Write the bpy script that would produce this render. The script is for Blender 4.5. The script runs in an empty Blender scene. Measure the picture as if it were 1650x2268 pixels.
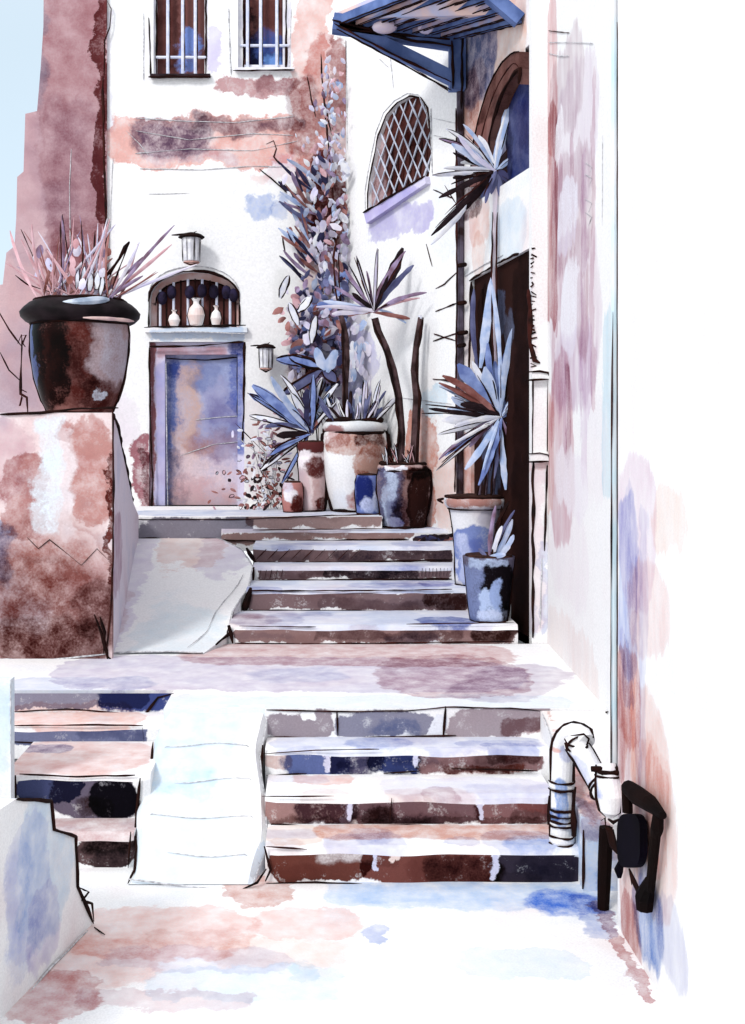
import bpy, math, random
from mathutils import Vector, noise
random.seed(7)
scene = bpy.context.scene
COL = scene.collection
V = Vector
# ---------------------------------------------------------------- camera model
F, E, U0, V0 = 2512.0, 2.2, 700.0, 950.0      # focal length and principal point in the picture's 1650 x 2268 grid
def P(u, v, d): return V(((u-U0)/F*d, d, E-(v-V0)/F*d))
def px(n, d): return n*d/F
def zat(v, d): return E-(v-V0)/F*d
def dat(v, z): return (E-z)*F/(v-V0)
cam_d = bpy.data.cameras.new('camera'); cam = bpy.data.objects.new('camera', cam_d); COL.objects.link(cam)
cam.location = (0, 0, E); cam.rotation_euler = (math.radians(90), 0, 0)
cam_d.sensor_width = 36; cam_d.lens = 36*F/2268
cam_d.shift_x = (825-U0)/2268; cam_d.shift_y = -(1134-V0)/2268
cam_d.clip_end = 2000; scene.camera = cam

class Plane:
    def __init__(s, o, ta, tb, n): s.o, s.ta, s.tb, s.n = V(o), V(ta).normalized(), V(tb).normalized(), V(n).normalized()
    def at(s, a, b, off=0): return s.o + s.ta*a + s.tb*b + s.n*off
    def hit(s, u, v):
        r = V(((u-U0)/F, 1, -(v-V0)/F)); c = V((0, 0, E))
        return c + r*((s.o-c).dot(s.n)/r.dot(s.n))
    def ab(s, u, v):
        p = s.hit(u, v)-s.o; return p.dot(s.ta), p.dot(s.tb)
def front(d): return Plane((0, d, 0), (1, 0, 0), (0, 0, 1), (0, -1, 0))
def level(z): return Plane((0, 0, z), (1, 0, 0), (0, 1, 0), (0, 0, 1))
def wallplane(p, q):      # vertical plane through two plan points, seen from the camera's side
    t = V((q[0]-p[0], q[1]-p[1], 0)).normalized(); n = V((t.y, -t.x, 0))
    if n.dot(V((p[0], p[1], 0))) > 0: n = -n
    return Plane((p[0], p[1], 0), t, (0, 0, 1), n)

# ---------------------------------------------------------------- materials
def lin(c):
    r = []
    for x in c:
        x /= 255.0; r.append(x/12.92 if x <= .04045 else ((x+.055)/1.055)**2.4)
    return r
WHITE = .80
def rgba(c, k=WHITE): return [x*k for x in lin(c)]+[1]
def stroke_group(opaque):
    g = bpy.data.node_groups.new('brush_opaque' if opaque else 'brush_glaze', 'ShaderNodeTree')
    I = g.interface
    def si(n, t='NodeSocketFloat'): I.new_socket(n, in_out='INPUT', socket_type=t)
    si('In', 'NodeSocketColor')
    for n in 'A B G cx cy hx hy cs sn rad soft alpha edge ew'.split(): si(n)
    si('Col', 'NodeSocketColor'); I.new_socket('Out', in_out='OUTPUT', socket_type='NodeSocketColor')
    N, L = g.nodes, g.links
    gi, go = N.new('NodeGroupInput'), N.new('NodeGroupOutput')
    def m(op, a, b=None, c=None, clamp=False):
        n = N.new('ShaderNodeMath'); n.operation = op; n.use_clamp = clamp
        for i, x in enumerate((a, b, c)):
            if x is None: continue
            if isinstance(x, (int, float)): n.inputs[i].default_value = x
            else: L.new(x, n.inputs[i])
        return n.outputs[0]
    o = gi.outputs
    da, db = m('SUBTRACT', o['A'], o['cx']), m('SUBTRACT', o['B'], o['cy'])
    ra = m('ADD', m('MULTIPLY', da, o['cs']), m('MULTIPLY', db, o['sn']))
    rb = m('SUBTRACT', m('MULTIPLY', db, o['cs']), m('MULTIPLY', da, o['sn']))
    qx = m('ADD', m('SUBTRACT', m('ABSOLUTE', ra), o['hx']), o['rad'])
    qy = m('ADD', m('SUBTRACT', m('ABSOLUTE', rb), o['hy']), o['rad'])
    mx, my = m('MAXIMUM', qx, 0), m('MAXIMUM', qy, 0)
    ln = m('SQRT', m('ADD', m('MULTIPLY', mx, mx), m('MULTIPLY', my, my)))
    d = m('SUBTRACT', m('ADD', ln, m('MINIMUM', m('MAXIMUM', qx, qy), 0)), o['rad'])
    mr = N.new('ShaderNodeMapRange'); mr.interpolation_type = 'SMOOTHSTEP'
    L.new(d, mr.inputs[0]); L.new(o['soft'], mr.inputs[1]); L.new(m('MULTIPLY', o['soft'], -1), mr.inputs[2])
    mask = mr.outputs[0]
    e = N.new('ShaderNodeMapRange'); L.new(d, e.inputs[0]); L.new(m('MULTIPLY', o['ew'], -1), e.inputs[1]); e.inputs[2].default_value = 0
    ee = m('MULTIPLY', m('MULTIPLY', e.outputs[0], e.outputs[0]), o['edge'])
    k = m('MULTIPLY', m('MULTIPLY', o['alpha'], m('ADD', m('MULTIPLY_ADD', o['G'], 2.0, -.12), ee)), mask, clamp=True)
    mix = N.new('ShaderNodeMixRGB'); mix.blend_type = 'MIX' if opaque else 'MULTIPLY'
    L.new(k, mix.inputs[0]); L.new(o['In'], mix.inputs[1]); L.new(o['Col'], mix.inputs[2])
    L.new(mix.outputs[0], go.inputs[0])
    return g
GLAZE, OPAQUE = stroke_group(False), stroke_group(True)

def S(u0, v0, u1, v1, c, a=.85, soft=5, rot=None, edge=.6, op=False, rad=None):
    g = .3*c[0]+.59*c[1]+.11*c[2]; c = tuple(x*.84+g*.16 for x in c)
    return dict(q=(u0, v0, u1, v1), c=c, a=a, soft=soft, rot=rot, edge=edge, op=op, rad=rad)

def wash(name, base, plane, strokes=(), d=10.0, mottle=.25, tint=((236, 214, 216), (214, 228, 244)), warp=14, rough=.85, fine=1.0, vert=1.0):
    """Plaster, stone or glaze carrying pigment stains; stain positions are metres in the surface's own plane."""
    m = bpy.data.materials.new(name); m.use_nodes = True
    N, L = m.node_tree.nodes, m.node_tree.links
    bs = N['Principled BSDF']; bs.inputs['Roughness'].default_value = rough; bs.inputs['Specular IOR Level'].default_value = .05
    geo = N.new('ShaderNodeNewGeometry')
    s = px(1, d)
    def noise_tex(scale, detail, off, vz=1.0):
        n = N.new('ShaderNodeTexNoise'); n.inputs['Scale'].default_value = scale; n.inputs['Detail'].default_value = detail
        n.inputs['Roughness'].default_value = .6
        mp = N.new('ShaderNodeMapping'); mp.inputs['Location'].default_value = (off, off*.7, off*1.3); mp.inputs['Scale'].default_value = (1, 1, vz)
        L.new(geo.outputs['Position'], mp.inputs[0]); L.new(mp.outputs[0], n.inputs['Vector']); return n
    off = random.uniform(0, 40)
    nw = noise_tex(1/(60*s), 7, off, vert); nw.inputs['Roughness'].default_value = .66
    ng = noise_tex(1/(45*s), 6, off+11, vert)
    nf = noise_tex(1/(4.5*s), 2, off+23)
    nl = noise_tex(1/(190*s), 3, off+31)
    sep = N.new('ShaderNodeSeparateColor'); L.new(nw.outputs['Color'], sep.inputs[0])
    n2 = noise_tex(1/(150*s), 2, off+47, vert); sep2 = N.new('ShaderNodeSeparateColor'); L.new(n2.outputs['Color'], sep2.inputs[0])
    def coord(t, ch):
        dt = N.new('ShaderNodeVectorMath'); dt.operation = 'DOT_PRODUCT'; L.new(geo.outputs['Position'], dt.inputs[0]); dt.inputs[1].default_value = t
        a = N.new('ShaderNodeMath'); a.operation = 'MULTIPLY_ADD'; L.new(sep.outputs[ch], a.inputs[0]); a.inputs[1].default_value = warp*6.5*s
        L.new(dt.outputs['Value'], a.inputs[2])
        a2 = N.new('ShaderNodeMath'); a2.operation = 'MULTIPLY_ADD'; L.new(sep2.outputs[ch], a2.inputs[0]); a2.inputs[1].default_value = warp*3.6*s; L.new(a.outputs[0], a2.inputs[2])
        b = N.new('ShaderNodeMath'); b.operation = 'SUBTRACT'; L.new(a2.outputs[0], b.inputs[0]); b.inputs[1].default_value = plane.o.dot(V(t)) + warp*(3.25+1.8)*s
        return b.outputs[0]
    A, B = coord(plane.ta, 0), coord(plane.tb, 1)
    # granulation = mid noise with a little fine grain
    gm = N.new('ShaderNodeMath'); gm.operation = 'MULTIPLY_ADD'; L.new(nf.outputs['Fac'], gm.inputs[0]); gm.inputs[1].default_value = .45*fine
    ga = N.new('ShaderNodeMath'); ga.operation = 'SUBTRACT'; L.new(ng.outputs['Fac'], ga.inputs[0]); ga.inputs[1].default_value = .225*fine
    L.new(ga.outputs[0], gm.inputs[2]); G = gm.outputs[0]
    # base with faint warm and cool mottling
    cur = N.new('ShaderNodeRGB'); cur.outputs[0].default_value = rgba(base); cur = cur.outputs[0]
    for tc, src, lo, hi in ((tint[0], nl.outputs['Fac'], .52, .68), (tint[1], nl.outputs['Fac'], .47, .33)):
        mr = N.new('ShaderNodeMapRange'); L.new(src, mr.inputs[0]); mr.inputs[1].default_value = lo; mr.inputs[2].default_value = hi; mr.inputs[4].default_value = mottle*2
        mx = N.new('ShaderNodeMixRGB'); mx.blend_type = 'MULTIPLY'; L.new(mr.outputs[0], mx.inputs[0]); L.new(cur, mx.inputs[1]); mx.inputs[2].default_value = lin(tc)+[1]; cur = mx.outputs[0]
    for st in strokes:
        u0, v0, u1, v1 = st['q']
        cs4 = [plane.ab(u, v) for u, v in ((u0, v0), (u1, v0), (u1, v1), (u0, v1))]
        if st.get('ab'): cs4 = [(st['ab'][0], st['ab'][2]), (st['ab'][1], st['ab'][3])]
        a0, a1 = min(c[0] for c in cs4), max(c[0] for c in cs4); b0, b1 = min(c[1] for c in cs4), max(c[1] for c in cs4)
        hx, hy = (a1-a0)/2, (b1-b0)/2
        g = N.new('ShaderNodeGroup'); g.node_tree = OPAQUE if st['op'] else GLAZE
        I = g.inputs
        L.new(cur, I['In']); L.new(A, I['A']); L.new(B, I['B']); L.new(G, I['G'])
        rt = st['rot']
        if rt is None: rt = random.uniform(-4, 4) if max(hx, hy) < 5*min(hx, hy) else 0
        r = math.radians(rt)
        for k, x in dict(cx=(a0+a1)/2, cy=(b0+b1)/2, hx=hx, hy=hy, cs=math.cos(r), sn=math.sin(r), rad=min(hx, hy)*.9 if st['rad'] is None else st['rad'],
                         soft=max(1.0, st['soft'])*s, alpha=st['a'], edge=st['edge'], ew=6*s).items(): I[k].default_value = x
        I['Col'].default_value = rgba(st['c']) if st['op'] else lin(st['c'])+[1]
        cur = g.outputs[0]
    gr = N.new('ShaderNodeMapRange'); L.new(nf.outputs['Fac'], gr.inputs[0]); gr.inputs[1].default_value = .3; gr.inputs[2].default_value = .7
    gr.inputs[3].default_value = 1-.10*fine; gr.inputs[4].default_value = 1+.03*fine
    mm = N.new('ShaderNodeMixRGB'); mm.blend_type = 'MULTIPLY'; mm.inputs[0].default_value = 1; L.new(cur, mm.inputs[1]); L.new(gr.outputs[0], mm.inputs[2])
    L.new(mm.outputs[0], bs.inputs['Base Color'])
    bp = N.new('ShaderNodeBump'); bp.inputs['Strength'].default_value = .12; bp.inputs['Distance'].default_value = .01
    L.new(nf.outputs['Fac'], bp.inputs['Height']); L.new(bp.outputs[0], bs.inputs['Normal'])
    return m

def plain(name, c, c2=None, scale=12, rough=.8, metal=0):
    """Two-tone procedural paint: c broken by c2 in wet-looking blooms."""
    m = bpy.data.materials.new(name); m.use_nodes = True
    N, L = m.node_tree.nodes, m.node_tree.links
    bs = N['Principled BSDF']; bs.inputs['Roughness'].default_value = rough; bs.inputs['Specular IOR Level'].default_value = .04
    c2 = c2 or [min(255, x*.75) for x in c]
    n = N.new('ShaderNodeTexNoise'); n.inputs['Scale'].default_value = scale; n.inputs['Detail'].default_value = 5
    geo = N.new('ShaderNodeNewGeometry'); L.new(geo.outputs['Position'], n.inputs['Vector'])
    r = N.new('ShaderNodeValToRGB'); r.color_ramp.elements[0].position = .38; r.color_ramp.elements[1].position = .62
    r.color_ramp.elements[0].color = rgba(c); r.color_ramp.elements[1].color = rgba(c2)
    L.new(n.outputs['Fac'], r.inputs[0]); L.new(r.outputs[0], bs.inputs['Base Color'])
    return m
INK = plain('ink_black', (24, 16, 16), (44, 22, 18), 8)
SEPIA = plain('ink_sepia', (66, 32, 28), (30, 18, 18), 8)
PENCIL = plain('pencil_grey', (168, 168, 172), (225, 225, 228), 40)

# ---------------------------------------------------------------- mesh builder
class MB:
    def __init__(s, *mats): s.v, s.f, s.mi, s.mats = [], [], [], list(mats)
    def mat(s, m):
        if m not in s.mats: s.mats.append(m)
        return s.mats.index(m)
    def face(s, pts, m=0):
        k = len(s.v); s.v += [V(p) for p in pts]; s.f.append(list(range(k, k+len(pts)))); s.mi.append(m)
    def box(s, x0, x1, y0, y1, z0, z1, m=0, top=None):
        k = len(s.v)
        s.v += [V(p) for p in ((x0,y0,z0),(x1,y0,z0),(x1,y1,z0),(x0,y1,z0),(x0,y0,z1),(x1,y0,z1),(x1,y1,z1),(x0,y1,z1))]
        for i, f in enumerate(((3,2,1,0),(4,5,6,7),(0,1,5,4),(1,2,6,5),(2,3,7,6),(3,0,4,7))):
            s.f.append([k+j for j in f]); s.mi.append(top if (top is not None and i == 1) else m)
    def prism(s, poly, vec, m=0, side=None):
        """closed prism: polygon swept along vec"""
        k, n = len(s.v), len(poly); vec = V(vec)
        s.v += [V(p) for p in poly]+[V(p)+vec for p in poly]
        s.f.append(list(range(k, k+n))); s.mi.append(m)
        s.f.append(list(range(k+2*n-1, k+n-1, -1))); s.mi.append(m)
        for i in range(n):
            j = (i+1) % n; s.f.append([k+j, k+i, k+n+i, k+n+j]); s.mi.append(m if side is None else side)
    def slab(s, pl, a0, a1, b0, b1, o0, o1, m=0):
        s.prism([pl.at(a0,b0,o1), pl.at(a1,b0,o1), pl.at(a1,b1,o1), pl.at(a0,b1,o1)], pl.n*(o0-o1), m)
    def grid(s, fn, nu, nv, m=0):
        k = len(s.v)
        for j in range(nv+1):
            for i in range(nu+1): s.v.append(V(fn(i/nu, j/nv)))
        for j in range(nv):
            for i in range(nu):
                a = k+j*(nu+1)+i; s.f.append([a, a+1, a+nu+2, a+nu+1]); s.mi.append(m)
    def tube(s, pts, rad, m=0, sides=8, cap=True):
        pts = [V(p) for p in pts]; n = len(pts); k = len(s.v)
        rad = [rad]*n if isinstance(rad, (int, float)) else rad
        up = None
        for i, p in enumerate(pts):
            t = (pts[min(i+1, n-1)]-pts[max(i-1, 0)]).normalized()
            if up is None: up = V((0, 0, 1)) if abs(t.z) < .9 else V((1, 0, 0))
            a = (up-t*up.dot(t)); a = a.normalized() if a.length > 1e-6 else t.orthogonal().normalized(); b = t.cross(a); up = a
            for q in range(sides):
                w = 2*math.pi*q/sides; s.v.append(p+(a*math.cos(w)+b*math.sin(w))*rad[i])
        for i in range(n-1):
            for q in range(sides):
                r = (q+1) % sides; s.f.append([k+i*sides+q, k+i*sides+r, k+(i+1)*sides+r, k+(i+1)*sides+q]); s.mi.append(m)
        if cap:
            s.f.append([k+q for q in range(sides)][::-1]); s.mi.append(m)
            s.f.append([k+(n-1)*sides+q for q in range(sides)]); s.mi.append(m)
    def lathe(s, c, prof, m=0, n=36, wob=0.0, close=True):
        """prof: (radius, z) from bottom to top about the vertical through c"""
        k = len(s.v); sd = random.uniform(0, 50)
        for r, z in prof:
            for q in range(n):
                w = 2*math.pi*q/n; rr = r*(1+wob*noise.noise(V((math.cos(w)*1.3+sd, math.sin(w)*1.3, z*3))))
                s.v.append(V((c[0]+rr*math.cos(w), c[1]+rr*math.sin(w), z)))
        for i in range(len(prof)-1):
            for q in range(n):
                r = (q+1) % n; s.f.append([k+i*n+q, k+i*n+r, k+(i+1)*n+r, k+(i+1)*n+q]); s.mi.append(m)
        if close:
            s.f.append([k+q for q in range(n)][::-1]); s.mi.append(m)
            s.f.append([k+(len(prof)-1)*n+q for q in range(n)]); s.mi.append(m)
    def ink(s, pts, r, mat=None, wob=.7, sides=5, step=.05):
        """a wandering, swelling line of thick ink laid in relief along pts"""
        mat = mat or INK; m = s.mat(mat); pts = [V(p) for p in pts]; out = []
        for a, b in zip(pts, pts[1:]):
            n = max(1, int((b-a).length/step))
            out += [a.lerp(b, i/n) for i in range(n)]
        out.append(pts[-1]); sd = random.uniform(0, 90); rr = []
        for i, p in enumerate(out):
            out[i] = p+V(noise.noise_vector(V((i*.45, sd, 0))))*r*wob
            rr.append(r*max(.25, 1+.9*noise.noise(V((i*.33, sd, 7)))))
        rr[0] *= .5; rr[-1] *= .4
        if len(out) > 1: s.tube(out, rr, m, sides)
    def inkp(s, pl, uv, w=4, mat=None, off=.004, **k):
        w *= .85; q = [pl.hit(u, v)+pl.n*off for u, v in uv]
        d = sum(p.y for p in q)/len(q); s.ink(q, px(w, d)*.5, mat, **k)
    def tube_ink(s, pts, rad, w, sides=(-1, 1), mat=None, t0=0, t1=1):
        pts = [V(p) for p in pts]; n = len(pts); rad = [rad]*n if isinstance(rad, (int, float)) else rad
        for sg in sides:
            q = []
            for i, p in enumerate(pts):
                t = pts[min(i+1, n-1)]-pts[max(i-1, 0)]; vw = p-V((0, 0, E)); q.append(p+t.cross(vw).normalized()*sg*rad[i]*1.0-vw.normalized()*rad[i]*.2)
            s.ink(q, w, mat)
    def ring(s, c, ax, r, w, a0=0, a1=360, mat=None):
        ax = V(ax).normalized(); x = ax.cross(V((0, 1, .01))).normalized(); y = ax.cross(x)
        s.ink([V(c)+(x*math.cos(math.radians(a))+y*math.sin(math.radians(a)))*r for a in [a0+(a1-a0)*k/20 for k in range(21)]], w, mat, wob=.35)
    def build(s, name, parent=None, smooth=False, origin=None):
        o0 = V(parent['o']) if parent is not None else (V(origin) if origin is not None else V((0, 0, 0)))
        me = bpy.data.meshes.new(name)
        me.from_pydata([p-o0 for p in s.v], [], s.f)
        for mt in s.mats: me.materials.append(mt)
        me.polygons.foreach_set('material_index', s.mi)
        if smooth: me.polygons.foreach_set('use_smooth', [True]*len(s.f))
        me.update()
        o = bpy.data.objects.new(name, me); COL.objects.link(o)
        if parent is not None: o.parent = parent; o['o'] = tuple(o0)
        else: o.location = o0; o['o'] = tuple(o0)
        return o
def thing(name, label, cat, loc, group=None):
    o = bpy.data.objects.new(name, None); COL.objects.link(o); o.location = loc; o['o'] = tuple(loc)
    o['label'] = label; o['category'] = cat; o.empty_display_size = .1
    if group: o['group'] = group
    return o
def tag(o, label, cat, group=None):
    o['label'] = label; o['category'] = cat
    if group: o['group'] = group
    return o
def struct(o, label=None):
    o['kind'] = 'structure'
    return o

# palette (sRGB as the colours read on white plaster in full light)
PINK, ROSE, MAUVE, MAROON, TERRA = (238, 178, 166), (206, 150, 154), (176, 136, 146), (126, 70, 66), (214, 156, 142)
BROWN, DARK, SLATE, BLUE, NAVY = (124, 92, 88), (58, 30, 24), (132, 128, 144), (96, 122, 186), (50, 54, 96)
LILAC, CYAN, WHT, PALE, UMBER = (206, 202, 232), (222, 238, 250), (255, 255, 255), (250, 250, 252), (92, 48, 38)

# ---------------------------------------------------------------- levels from the flight's proportions
d = 5.5; zc = 0.0; low = []; R1 = [(1955,1878),(1825,1765),(1715,1660),(1632,1570)]
R2 = [(1426,1385),(1352,1305),(1285,1255),(1245,1210),(1197,1172),(1166,1140)]
zprev = 0.0; steps_low = []; steps_up = []
for lst, dst in ((R1, steps_low), (R2, steps_up)):
    for b, t in lst:
        d = dat(b, zprev); zt = zat(t, d); dst.append((d, zprev, zt)); zprev = zt
ZL = steps_low[-1][2]; ZT = steps_up[-1][2]
DF = 12.0                                    # facade distance
DL = steps_low[-1][0]                        # landing edge
print('levels', ZL, ZT, DL, [round(s[0],2) for s in steps_up])

# ================================================================ SETTING
g0 = level(0)
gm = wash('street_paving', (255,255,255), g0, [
    S(170,2010,560,2120,PINK,.6,10), S(500,1940,640,2010,TERRA,.75,5,20), S(560,2010,790,2080,PINK,.5,8), S(230,2100,640,2150,(205,200,225),.5,8),
    S(100,2080,330,2190,PINK,.55,18), S(30,2150,200,2268,(214,160,160),.8,6,35), S(330,2140,760,2215,CYAN,.7,6), S(170,2195,560,2235,(226,200,205),.6,5),
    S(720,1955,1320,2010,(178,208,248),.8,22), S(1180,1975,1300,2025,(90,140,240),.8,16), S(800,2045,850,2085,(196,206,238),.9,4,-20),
    S(1020,2105,1290,2170,CYAN,.6,4), dict(S(0,0,1,1,(206,160,160),.9,3), ab=(1.265,1.325,4.35,5.3), q=(1320,2000,1330,2100)), dict(S(0,0,1,1,(150,170,226),.7,8), ab=(1.18,1.325,4.9,5.35), q=(1320,2000,1330,2100)), S(480,2080,760,2140,(240,205,190),.5,14), S(640,2130,700,2170,CYAN,.8,6), S(330,2060,520,2100,(232,205,200),.5,10)],  # mauve and blue strokes at the wall foot paint the posts' cast shadows
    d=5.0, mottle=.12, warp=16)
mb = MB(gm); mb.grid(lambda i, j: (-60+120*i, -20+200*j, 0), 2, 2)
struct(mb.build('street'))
mbl = MB()

lp = level(ZL)
lm = wash('landing_paving', (255,255,255), lp, [
    S(150,1455,1130,1530,(214,206,226),.85,4), S(420,1425,1120,1475,(214,172,172),.8,8), S(850,1450,1130,1545,(206,172,180),.75,5,0),  # lavender and pink strokes paint the landing's shadowed area
    S(1060,1470,1190,1560,(196,180,200),.6,8,-30), S(250,1540,1250,1575,CYAN,.6,4), S(560,1480,760,1510,(206,220,244),.5,14), S(20,1500,330,1530,(180,196,230),.5,6)],
    d=7.5, mottle=.1)
mb = MB(lm)
YB = steps_up[0][0]
mb.prism([(-6,6.93,ZL-.14),(-.87,6.93,ZL-.14),(-.87,DL+.002,ZL-.14),(1.75,DL+.002,ZL-.14),(1.75,YB,ZL-.14),(-6,YB,ZL-.14)],(0,0,.14))
mb.inkp(front(YB-.004), [(505,1428),(760,1432),(1000,1429),(1130,1432),(1205,1432)], 4, SEPIA)
struct(mb.build('landing'))

tm = wash('terrace_paving', (255,255,255), level(ZT), [S(300,1128,1000,1142,(186,196,226),.7,3)], d=11)
mb = MB(tm); mb.prism([(-4,10.56,ZT-.02),(.62,10.56,ZT-.02),(.62,11.12,ZT-.02),(2.2,11.12,ZT-.02),(2.2,14.6,ZT-.02),(-4,14.6,ZT-.02)],(0,0,.02))
struct(mb.build('terrace'))

# ================================================================ LOWER STAIRS
def stair_step(d0, z0, z1, d1, xl, xr, riser, tread, parent, inks=(), name='step', seed=0):
    mb = MB(riser, tread)
    n = 26; k = len(mb.v)
    for i in range(n+1):
        x = xl+(xr-xl)*i/n; w = noise.noise(V((x*2.3, d0*3, 1)))*.022; w2 = noise.noise(V((x*4.5, d0*3, 9)))*.013
        endr = .02 if i in (0, n) else 0
        for y, z in ((d0+.004+w2+endr, 0 if z0 < .02 else z0-.10), (d0+w+endr, z1-.035+w2), (d0+.012+w+endr, z1-.010+w2), (d0+.04+w, z1), (d1+.0, z1), (d1, z0-.10 if z0 > .1 else 0)):
            mb.v.append(V((x, y, z)))
    for i in range(n):
        for j in range(6):
            a, b = k+i*6+j, k+i*6+(j+1) % 6
            mb.f.append([a, a+6, b+6, b]); mb.mi.append(1 if j in (1, 2, 3) else 0)
    mb.f.append([k+j for j in range(6)]); mb.mi.append(0); mb.f.append([k+n*6+j for j in range(5, -1, -1)]); mb.mi.append(0)
    pl = front(d0)
    for uv, w, mt in inks: mb.inkp(pl, uv, w, mt, off=.012)
    return mb.build(name, parent)
def bleeds(u0, u1, v0, v1, n, cols, a=.8):
    out = []
    for k in range(n):
        c = random.uniform(u0, u1); w = random.uniform(25, 90); q = random.uniform(v0-2, v1); h = (v1-v0)*random.uniform(.3, .9)
        out.append(S(c-w, q, c+w, q+h, random.choice(cols), a*random.uniform(.5, 1.1), random.uniform(3, 14), rot=0))
    return out
RISER_BLEED = [(126,84,80),(96,90,120),(176,140,136),(88,108,170),(150,120,130),(110,66,58),(206,176,176)]
TREAD_BLEED = [(196,200,232),(222,224,242),(214,190,194),(186,196,232),(236,214,208),(206,206,226)]
def riser_mat(i, d0, strokes, base=(255,255,255), dd=None): return wash('stair_riser', base, front(d0), strokes, d=dd or d0, mottle=.1, warp=9)  # riser washes also put the shade of the step fronts into the colour
def drip(u, v0, v1, w=9): return [S(u-w*1.3, v0-4, u+w*1.3, v0+14, (236,236,250), 1.3, 3, op=True), S(u-w*.6, v0, u+w*.6, v1, (214,214,240), 1.3, 3, op=True)]
st = thing('stone_staircase', 'wide lower flight of four brown and navy block steps with pale dripping joints', 'stairs', (0, 5.5, 0))
rs = [
 [S(592,1880,830,1952,(112,56,46),1.5,4), S(700,1870,860,1905,(255,250,250),.6,14,op=True), S(800,1884,1110,1962,(124,66,58),1.5,5), S(940,1900,1120,1960,(116,76,80),.9,8), S(1095,1890,1290,1968,(52,44,60),1.6,5),
  S(1150,1905,1270,1950,(110,120,160),.8,16), S(870,1890,905,1905,(240,215,205),1.3,2,20,op=True)]+drip(836,1872,1932)+drip(1098,1884,1945),
 [S(582,1768,760,1822,(168,124,120),1.4,4), S(650,1775,790,1826,(110,88,104),1.2,10), S(780,1772,1060,1826,(120,86,92),1.4,5), S(800,1795,880,1826,(110,70,66),.9,6), S(1050,1770,1225,1828,(140,96,98),1.4,5), S(1150,1768,1222,1800,(222,160,146),.8,5), S(600,1812,1200,1828,(120,74,64),.6,4)]+drip(772,1762,1818)+drip(1064,1764,1818),
 [S(584,1664,640,1710,(220,190,184),1,4), S(625,1664,770,1716,(92,108,168),1.4,12), S(720,1668,850,1716,(86,80,110),1.3,8), S(820,1660,930,1716,(48,60,116),1.5,9), S(920,1664,1210,1712,(142,104,106),1.4,6), S(1080,1664,1200,1692,(112,70,70),.9,7), S(980,1697,1160,1716,(170,104,84),.9,6)]+drip(718,1662,1710)+drip(922,1654,1702),
 [S(590,1578,745,1630,(160,146,156),1.4,4), S(750,1580,965,1630,(142,140,162),1.4,6), S(830,1600,930,1626,(150,176,226),.9,14), S(990,1568,1222,1628,(172,156,164),1.4,4), S(1110,1590,1220,1628,(176,142,144),1,5)]+[S(955,1575,985,1630,(240,242,252),1.4,3,op=True), S(668,1576,700,1590,WHT,1.3,3,op=True)]]
ri = [
 [([(585,1872),(600,1925),(588,1950)],9,INK), ([(590,1955),(700,1952),(900,1962),(1060,1970),(1180,1966),(1285,1962)],5,INK), ([(590,1872),(680,1880)],4,SEPIA), ([(1295,1880),(1285,1960)],11,INK)],
 [([(600,1824),(720,1828),(900,1826),(1000,1830),(1190,1830)],5,INK), ([(868,1766),(862,1822)],6,SEPIA), ([(580,1762),(740,1762)],3,SEPIA), ([(1215,1760),(1212,1826)],8,INK)],
 [([(585,1668),(700,1660),(840,1658)],3,SEPIA), ([(583,1650),(580,1700)],8,INK), ([(590,1716),(680,1712)],4,INK), ([(850,1712),(930,1706)],4,INK), ([(1000,1700),(1190,1706)],4,INK)],
 [([(590,1572),(745,1576),(900,1574),(985,1566),(1130,1568),(1200,1574)],4,SEPIA), ([(746,1576),(748,1630)],6,INK), ([(986,1564),(982,1632)],9,INK), ([(590,1632),(760,1634),(840,1632),(1010,1628)],4,SEPIA), ([(588,1630),(582,1660)],8,INK)]]
rx = [1293, 1232, 1222, 1222]
tread_st = [[S(580,1826,720,1872,(248,228,216),.9,5), S(700,1826,1290,1858,(222,166,150),.9,8), S(1120,1852,1290,1876,(190,208,246),.8,8)],
            [S(850,1722,1200,1765,(232,232,248),.8,8), S(640,1716,780,1735,PINK,.6,5)],
            [S(600,1632,1190,1660,(214,220,242),.8,6)], []]
for i, (d0, z0, z1) in enumerate(steps_low):
    d1 = steps_low[i+1][0] if i < 3 else DL+.06
    if i == 3: d1 = DL-.0
    xl = (587-U0)/F*d0; xr = (rx[i]-U0)/F*d0
    if i < 3:
        tr = wash('stair_tread', (255,255,255), level(z1), tread_st[i]+bleeds(590, 1230, R1[i+1][0]+2, R1[i][1]-4, 6, TREAD_BLEED, .7), d=d0, mottle=.15, warp=9)
        rs[i] = rs[i][:1]+bleeds(600, 1220, R1[i][1]+6, R1[i][0]-16, 5, RISER_BLEED, .6)+rs[i][1:]
        stair_step(d0, z0, z1, d1, xl, xr, riser_mat(i, d0, rs[i]), tr, st, ri[i])
    else:
        mb = MB(riser_mat(i, d0, rs[i]), lm)
        mb.box(xl, (1352-U0)/F*d0, d0-.0, d0+.0015+0.0, z0-.1, z1+.002)
        for uv, w, mt in ri[i]: mb.inkp(front(d0), uv, w, mt, off=.006)
        mb.build('step', st)
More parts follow.
